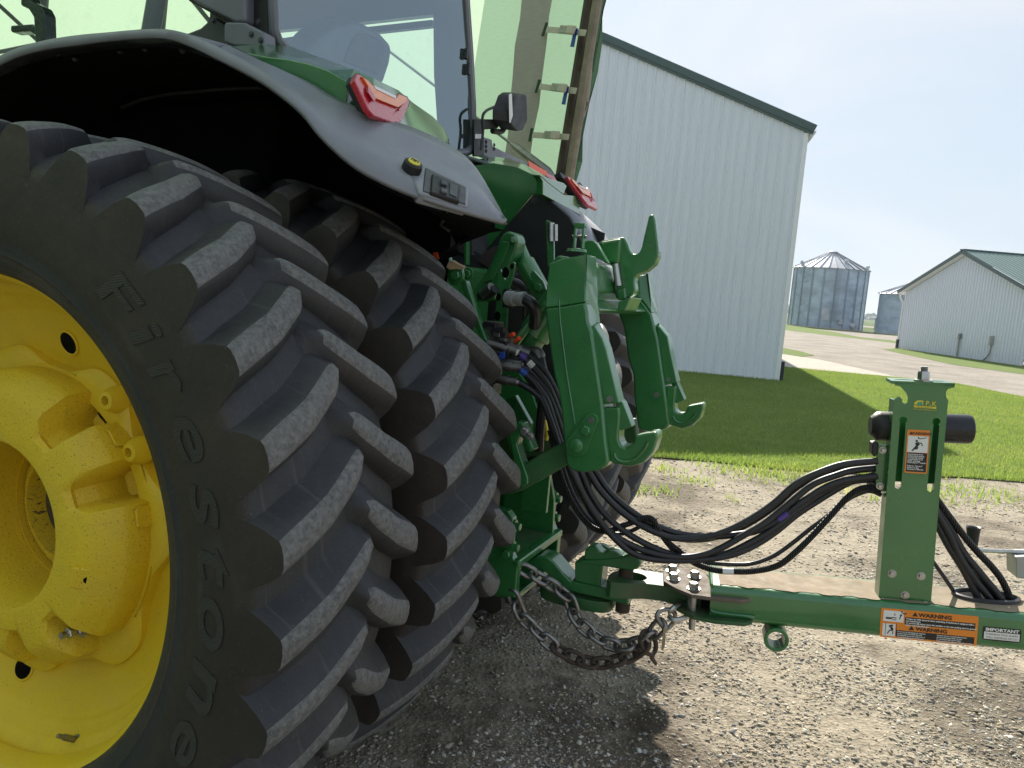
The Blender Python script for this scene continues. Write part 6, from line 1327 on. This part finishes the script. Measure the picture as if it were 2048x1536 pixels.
tail('thin black cable alone at the left end of the grommet', [(1862,1115),(1866,1123),(1890,1157),(1913,1194)], YP+.10, yg, .0068)

# ---------------------------------------------------------------- safety chain
def link_mesh(name, L, W, r, m):
    path = []
    for k in range(9): a = rad(-90+180*k/8); path.append((L/2-W/2+W/2*math.cos(a), W/2*math.sin(a), 0))
    for k in range(9): a = rad(90+180*k/8); path.append((-L/2+W/2+W/2*math.cos(a), W/2*math.sin(a), 0))
    b = B(); b.ring(path, r, 8); o = ob(name, b, m, None, I4, smooth=60); me = o.data; bpy.data.objects.remove(o); return me
LK = {k: link_mesh('link', .073, .046, .0084, m) for k, m in (('s', m_steeldk), ('r', m_rust))}
def chain(root, px, ys, pitch=.053, rusty=lambda f: False, roll0=.6):
    pts = spline([PY(x, y, yy) for (x, y), yy in zip(px, ys)], 24); L = [0.]
    for a, c_ in zip(pts, pts[1:]): L.append(L[-1]+(c_-a).length)
    n = int(L[-1]/pitch); rr = random.Random(len(px))
    ip = lambda s: Vector([float(np.interp(s, L, [p[k] for p in pts])) for k in range(3)])
    for i in range(n+1):
        s = i*pitch; c_ = ip(s); t = (ip(min(s+.02, L[-1]))-ip(max(s-.02, 0))).normalized(); u = Vector((.25, -1, .35)); u = (u-t*u.dot(t)).normalized(); v = t.cross(u)
        a = roll0+(math.pi/2)*(i % 2)+rr.uniform(-.18, .18); n_ = u*math.cos(a)+v*math.sin(a); w_ = n_.cross(t)
        Mx = Matrix((t, w_, n_)).transposed().to_4x4(); Mx.translation = c_; link('link', LK['r' if rusty(i/max(1, n)) else 's'], root, LM @ Mx)
sc = thing('safety_chain', 'grey and rusty steel safety chain looping under the drawbar', 'chain', Lat(1.2, 1.45, .4))
chain(sc, [(1028,1196),(1036,1216),(1046,1236),(1068,1256),(1095,1282),(1122,1302),(1149,1315),(1180,1325),(1212,1325),(1247,1317),(1274,1304),(1290,1292)], [1.36,1.37,1.38,1.39,1.40,1.41,1.42,1.43,1.44,1.45,1.46,1.46], rusty=lambda f: f > .42)
chain(sc, [(1054,1142),(1076,1154),(1100,1168),(1124,1184),(1140,1200),(1149,1231),(1169,1255),(1196,1274),(1220,1288),(1255,1290),(1288,1284)], [1.40,1.42,1.44,1.46,1.47,1.47,1.46,1.46,1.46,1.46,1.46])
chain(sc, [(1296,1276),(1308,1266),(1318,1254),(1328,1246)], [1.46]*4, roll0=1.2)
q = PY(1297, 1285, 1.46); e1, e2 = Vector((.42, .35, -.1)).normalized(), Vector((-.25, .05, 1)).normalized()
b = B(LM); b.ring([q+e1*.030*math.cos(t)+e2*.042*math.sin(t) for t in [2*math.pi*k/24 for k in range(24)]], .0088, 10); b2 = [q+e1*.01-e2*.04, q+e1*.006-e2*.055, q+e1*.02-e2*.075]; b.tube(b2, [.010, .009, .006], 8); ob('grab_ring', b, m_rust, sc)
def bigl(px, ry, wr, m, name): b = B(LM); b.ring(spline([PY(x, y, yy) for x, y, yy in px], 5)[:-1], wr, 10); ob(name, b, m, sc)
bigl([(1322,1248,1.45),(1314,1234,1.44),(1320,1222,1.45),(1336,1219,1.46),(1350,1228,1.48),(1346,1246,1.49),(1336,1256,1.48),(1330,1258,1.46),(1322,1248,1.45)], 0, .0085, m_steeldk, 'connecting_link')
bigl([(1338,1232,1.46),(1340,1222,1.46),(1352,1212,1.48),(1372,1200,1.54),(1392,1192,1.60),(1404,1196,1.60),(1403,1208,1.57),(1390,1222,1.51),(1368,1236,1.47),(1348,1240,1.45),(1338,1232,1.46)], 0, .0095, m_steel, 'shackle')
tgp = [PY(x, y, 1.44) for x, y in ((1329,1252),(1331,1258),(1330,1290),(1326,1302),(1322,1300),(1324,1280),(1327,1258))]
tw = thing('wire_tag', 'thin tan tag strip hanging from the chain shackle', 'tag', Lat(*tgp[0])); b = B(LM); b.prism(tgp, (0, .003, 0)); ob('strip', b, m_tan, tw)
# ---------------------------------------------------------------- loose stones, grass, weeds
def col_attr_mat(name, rough):
    m, n, p = newmat(name); a = nd(n, 'VertexColor'); a.layer_name = 'tone'; c = coords(n)
    n.links.new(mixc(n, 1, a.outputs[0], ramp(n, noise(n, c, 130, 4), [(.3, (.8,)*3), (.7, (1.1,)*3)]), 'MULTIPLY'), p.inputs['Base Color']); p.inputs['Roughness'].default_value = rough; p.inputs['Specular IOR Level'].default_value = .25; return m
m_stone = col_attr_mat('mixed_gravel_stone', .85)
ICO_V = []; ICO_F = []
_b = bmesh.new(); bmesh.ops.create_icosphere(_b, subdivisions=1, radius=1); ICO_V = np.array([v.co[:] for v in _b.verts]); ICO_F = np.array([[v.index for v in f.verts] for f in _b.faces]); _b.free()
OCT_V = np.array([(1,0,0),(-1,0,0),(0,1,0),(0,-1,0),(0,0,1),(0,0,-.6),(.6,.6,.35),(-.55,.6,.3)], float); OCT_F = np.array([(0,6,4),(6,2,4),(2,7,4),(7,1,4),(1,3,4),(3,0,4),(0,2,6),(2,1,7),(2,0,5),(1,2,5),(3,1,5),(0,3,5)])
def scatter(name, n, rmin, rmax, region, VV, FF, seed):
    g = np.random.default_rng(seed); x0, x1, y0, y1 = region
    # keep only what the photograph's ground shows, thinning with distance
    y = y0+(y1-y0)*g.random(n)**1.35; half = .70*y+.3; x = g.uniform(-1, 1, n)*half; k = (x > x0) & (x < x1); x, y = x[k], y[k]; n = len(x)
    cl = vnoise(x, y, .22)+.6*vnoise(x+9, y, .6); k = g.random(n) < np.clip(.55+cl*1.3, .12, 1); x, y = x[k], y[k]; n = len(x)
    r = rmin*(rmax/rmin)**(g.random(n)**3.2); z = gh(x, y)
    A = g.uniform(0, 2*np.pi, n); sx, sy, sz = r*g.uniform(.8, 1.5, n), r*g.uniform(.6, 1.05, n), r*g.uniform(.3, .6, n)
    jit = g.uniform(.72, 1.25, (n, len(VV), 1)); P_ = VV[None]*jit; P_ = P_*np.stack([sx, sy, sz], 1)[:, None]
    tl = g.uniform(-.5, .5, n); c_, s_ = np.cos(tl)[:, None], np.sin(tl)[:, None]; P_ = np.stack([P_[..., 0]*c_-P_[..., 2]*s_, P_[..., 1], P_[..., 0]*s_+P_[..., 2]*c_], -1)
    c_, s_ = np.cos(A)[:, None], np.sin(A)[:, None]; P_ = np.stack([P_[..., 0]*c_-P_[..., 1]*s_, P_[..., 0]*s_+P_[..., 1]*c_, P_[..., 2]], -1)
    P_ += np.stack([x, y, z+sz*.12], 1)[:, None]
    V = P_.reshape(-1, 3); F = (FF[None]+(np.arange(n)*len(VV))[:, None, None]).reshape(-1, 3)
    me = npmesh(name, V, F, [m_stone]); pal = np.array([(.30,.26,.20),(.36,.32,.26),(.24,.21,.17),(.42,.39,.33),(.28,.27,.26),(.20,.18,.16),(.50,.47,.42),(.33,.27,.19)])*1.35
    t = pal[g.choice(len(pal), n, p=[.22,.2,.16,.10,.12,.08,.04,.08])]*g.uniform(.8, 1.15, (n, 1)); col = np.repeat(np.concatenate([t, np.ones((n, 1))], 1), len(VV), 0)
    ca_ = me.color_attributes.new('tone', 'FLOAT_COLOR', 'POINT'); ca_.data.foreach_set('color', col.astype(np.float32).ravel())
    return tag(link(name, me), 'loose crushed gravel stones on the yard', None, None, 'stuff')
scatter('gravel_stones', 170000, .0030, .015, (-.9, 3.6, 1.75, 5.2), OCT_V, OCT_F, 11)
scatter('gravel_stones', 30000, .007, .020, (-.5, 6.0, 4.2, 8.4), OCT_V, OCT_F, 12)
# straw and twigs on the gravel
b = B(); rr = random.Random(5)
for k in range(60):
    y = rr.uniform(2.0, 4.5); x = rr.uniform(-.05*y, .62*y); a = rr.uniform(0, 6.28); l = rr.uniform(.02, .07); z = float(gh(x, y))+.008; d = Vector((math.cos(a)*l, math.sin(a)*l, rr.uniform(-.003, .006)))
    p = Vector((x, y, z)); b.tube([p, p+d*.5+Vector((0, 0, .004)), p+d], .0011, 4)
tag(ob('straw_bits', b, m_tan), 'bits of dry straw and twig on the gravel', None, None, 'stuff')
# lawn blades
def grass_mat(name):
    m, n, p = newmat(name); a = nd(n, 'VertexColor'); a.layer_name = 'tone'; out = n.nodes['Material Output']
    n.links.new(a.outputs[0], p.inputs['Base Color']); p.inputs['Roughness'].default_value = .6; p.inputs['Specular IOR Level'].default_value = .2
    t = nd(n, 'BsdfTranslucent'); n.links.new(mixc(n, 1, a.outputs[0], (1.5, 1.55, .8), 'MULTIPLY'), t.inputs[0]); mx = nd(n, 'MixShader'); mx.inputs[0].default_value = .45
    n.links.new(p.outputs[0], mx.inputs[1]); n.links.new(t.outputs[0], mx.inputs[2]); n.links.new(mx.outputs[0], out.inputs[0]); return m
m_blade = grass_mat('grass_blade')
def inside(x, y, poly):
    c = np.zeros(len(x), bool); px = [p.x for p in poly]; py = [p.y for p in poly]; j = len(px)-1
    for i in range(len(px)):
        k = ((py[i] > y) != (py[j] > y)) & (x < (px[j]-px[i])*(y-py[i])/(py[j]-py[i]+1e-12)+px[i]); c ^= k; j = i
    return c
def blades(name, x, y, z0, hlo, hhi, wd, g, label, tone=1.0, yellow=.12):
    n = len(x); h = g.uniform(hlo, hhi, n); a = g.uniform(0, 2*np.pi, n); ln = h*g.uniform(.1, .6, n); la = g.uniform(0, 2*np.pi, n); w_ = wd*g.uniform(.7, 1.3, n)
    ca_, sa = np.cos(a), np.sin(a); P0 = np.stack([x-ca_*w_, y-sa*w_, z0+0*x], 1); P1 = np.stack([x+ca_*w_, y+sa*w_, z0+0*x], 1)
    M0 = np.stack([x-ca_*w_*.7+np.cos(la)*ln*.35, y-sa*w_*.7+np.sin(la)*ln*.35, z0+h*.6], 1); M1 = M0+np.stack([ca_*w_*1.4, sa*w_*1.4, 0*x], 1); T = np.stack([x+np.cos(la)*ln, y+np.sin(la)*ln, z0+h], 1)
    V = np.stack([P0, P1, M0, M1, T], 1).reshape(-1, 3); q = np.arange(n)[:, None]*5; F = np.concatenate([q+np.array([[0, 1, 3]]), q+np.array([[0, 3, 2]]), q+np.array([[2, 3, 4]])], 0)
    me = npmesh(name, V, F, [m_blade]); base = np.array([.195, .262, .085]); yel = np.array([.36, .365, .16]); f = np.clip(vnoise(x, y, 1.3)*1.2+vnoise(x, y, .35)*.9+g.uniform(-.25, .5, n), 0, 1)[:, None]*yellow*3; f = np.clip(f, 0, 1)
    t = (base*(1-f)+yel*f)*g.uniform(.75, 1.25, (n, 1))*tone; col = np.repeat(np.concatenate([t, np.ones((n, 1))], 1), 5, 0)
    c_ = me.color_attributes.new('tone', 'FLOAT_COLOR', 'POINT'); c_.data.foreach_set('color', col.astype(np.float32).ravel()); return tag(link(name, me), label, None, None, 'stuff')
g = np.random.default_rng(21)
N = 430000; x = g.uniform(.8, 14., N); y = 7.0+(26-7.0)*g.random(N)**1.35; k = inside(x, y, LAWN) & (x < .74*y+.5); x, y = x[k], y[k]
blades('lawn_grass', x, y, .01, .022, .048, .0032, g, 'short mown grass of the lawn')
# taller ragged margin along the near edge and at the barn base
xs, ys = [], []
edge = [PZ(px, py) for px, py in ((1290,915),(1420,924),(1550,940),(1740,951),(1925,956),(2060,967))]
for a, c_ in zip(edge, edge[1:]):
    n = int((c_-a).length*420); t = g.random(n); xs.append(a.x+(c_.x-a.x)*t+g.normal(0, .05, n)); ys.append(a.y+(c_.y-a.y)*t+np.abs(g.normal(0, .14, n))-.02)
n = 2600; t = g.random(n)*6.8; xs.append(B0.x+bu.x*t+bn.x*np.abs(g.normal(0, .08, n))); ys.append(B0.y+bu.y*t+bn.y*np.abs(g.normal(0, .08, n))-.05)
n = 5000; t = g.random(n)*14; xs.append(S0.x+su.x*t+sn.x*np.abs(g.normal(0, .3, n))); ys.append(S0.y+su.y*t+sn.y*np.abs(g.normal(0, .3, n)))
blades('rough_grass', np.concatenate(xs), np.concatenate(ys), .005, .025, .085, .003, g, 'longer ragged grass along the lawn edge and walls', 1., .3)
# sparse weeds in the gravel
xs, ys = [], []
for (px, py, s, n) in ((1325,940,.10,60),(1385,965,.12,80),(1330,985,.1,60),(1500,945,.25,260),(1555,950,.22,300),(1610,955,.2,160),(1440,930,.2,120),(1900,985,.22,180),(1960,985,.3,200),(1700,985,.12,50),(1890,1005,.12,60),(1280,985,.06,30),(2020,1000,.2,80),(1460,1000,.05,15),(1740,1000,.05,20)):
    p = PZ(px, py); xs.append(p.x+g.normal(0, s, n)); ys.append(p.y+g.normal(0, s*1.1, n))
blades('gravel_weeds', np.concatenate(xs), np.concatenate(ys), 0., .02, .075, .005, g, 'sparse yellow-green weeds growing in the gravel', 1.25, .5)
# ---------------------------------------------------------------- humid summer air
hm, hn, hp = newmat('humid_air'); hn.nodes.remove(hp); hv = nd(hn, 'VolumePrincipled'); hv.inputs['Color'].default_value = (.80, .90, 1, 1); hv.inputs['Density'].default_value = .00032; hv.inputs['Anisotropy'].default_value = .3
hn.links.new(hv.outputs[0], hn.nodes['Material Output'].inputs['Volume'])
b = B(); b.rng((-700, -60, -1.1), (900, 1100, 22)); tag(ob('haze', b, hm, smooth=0), kind='stuff')
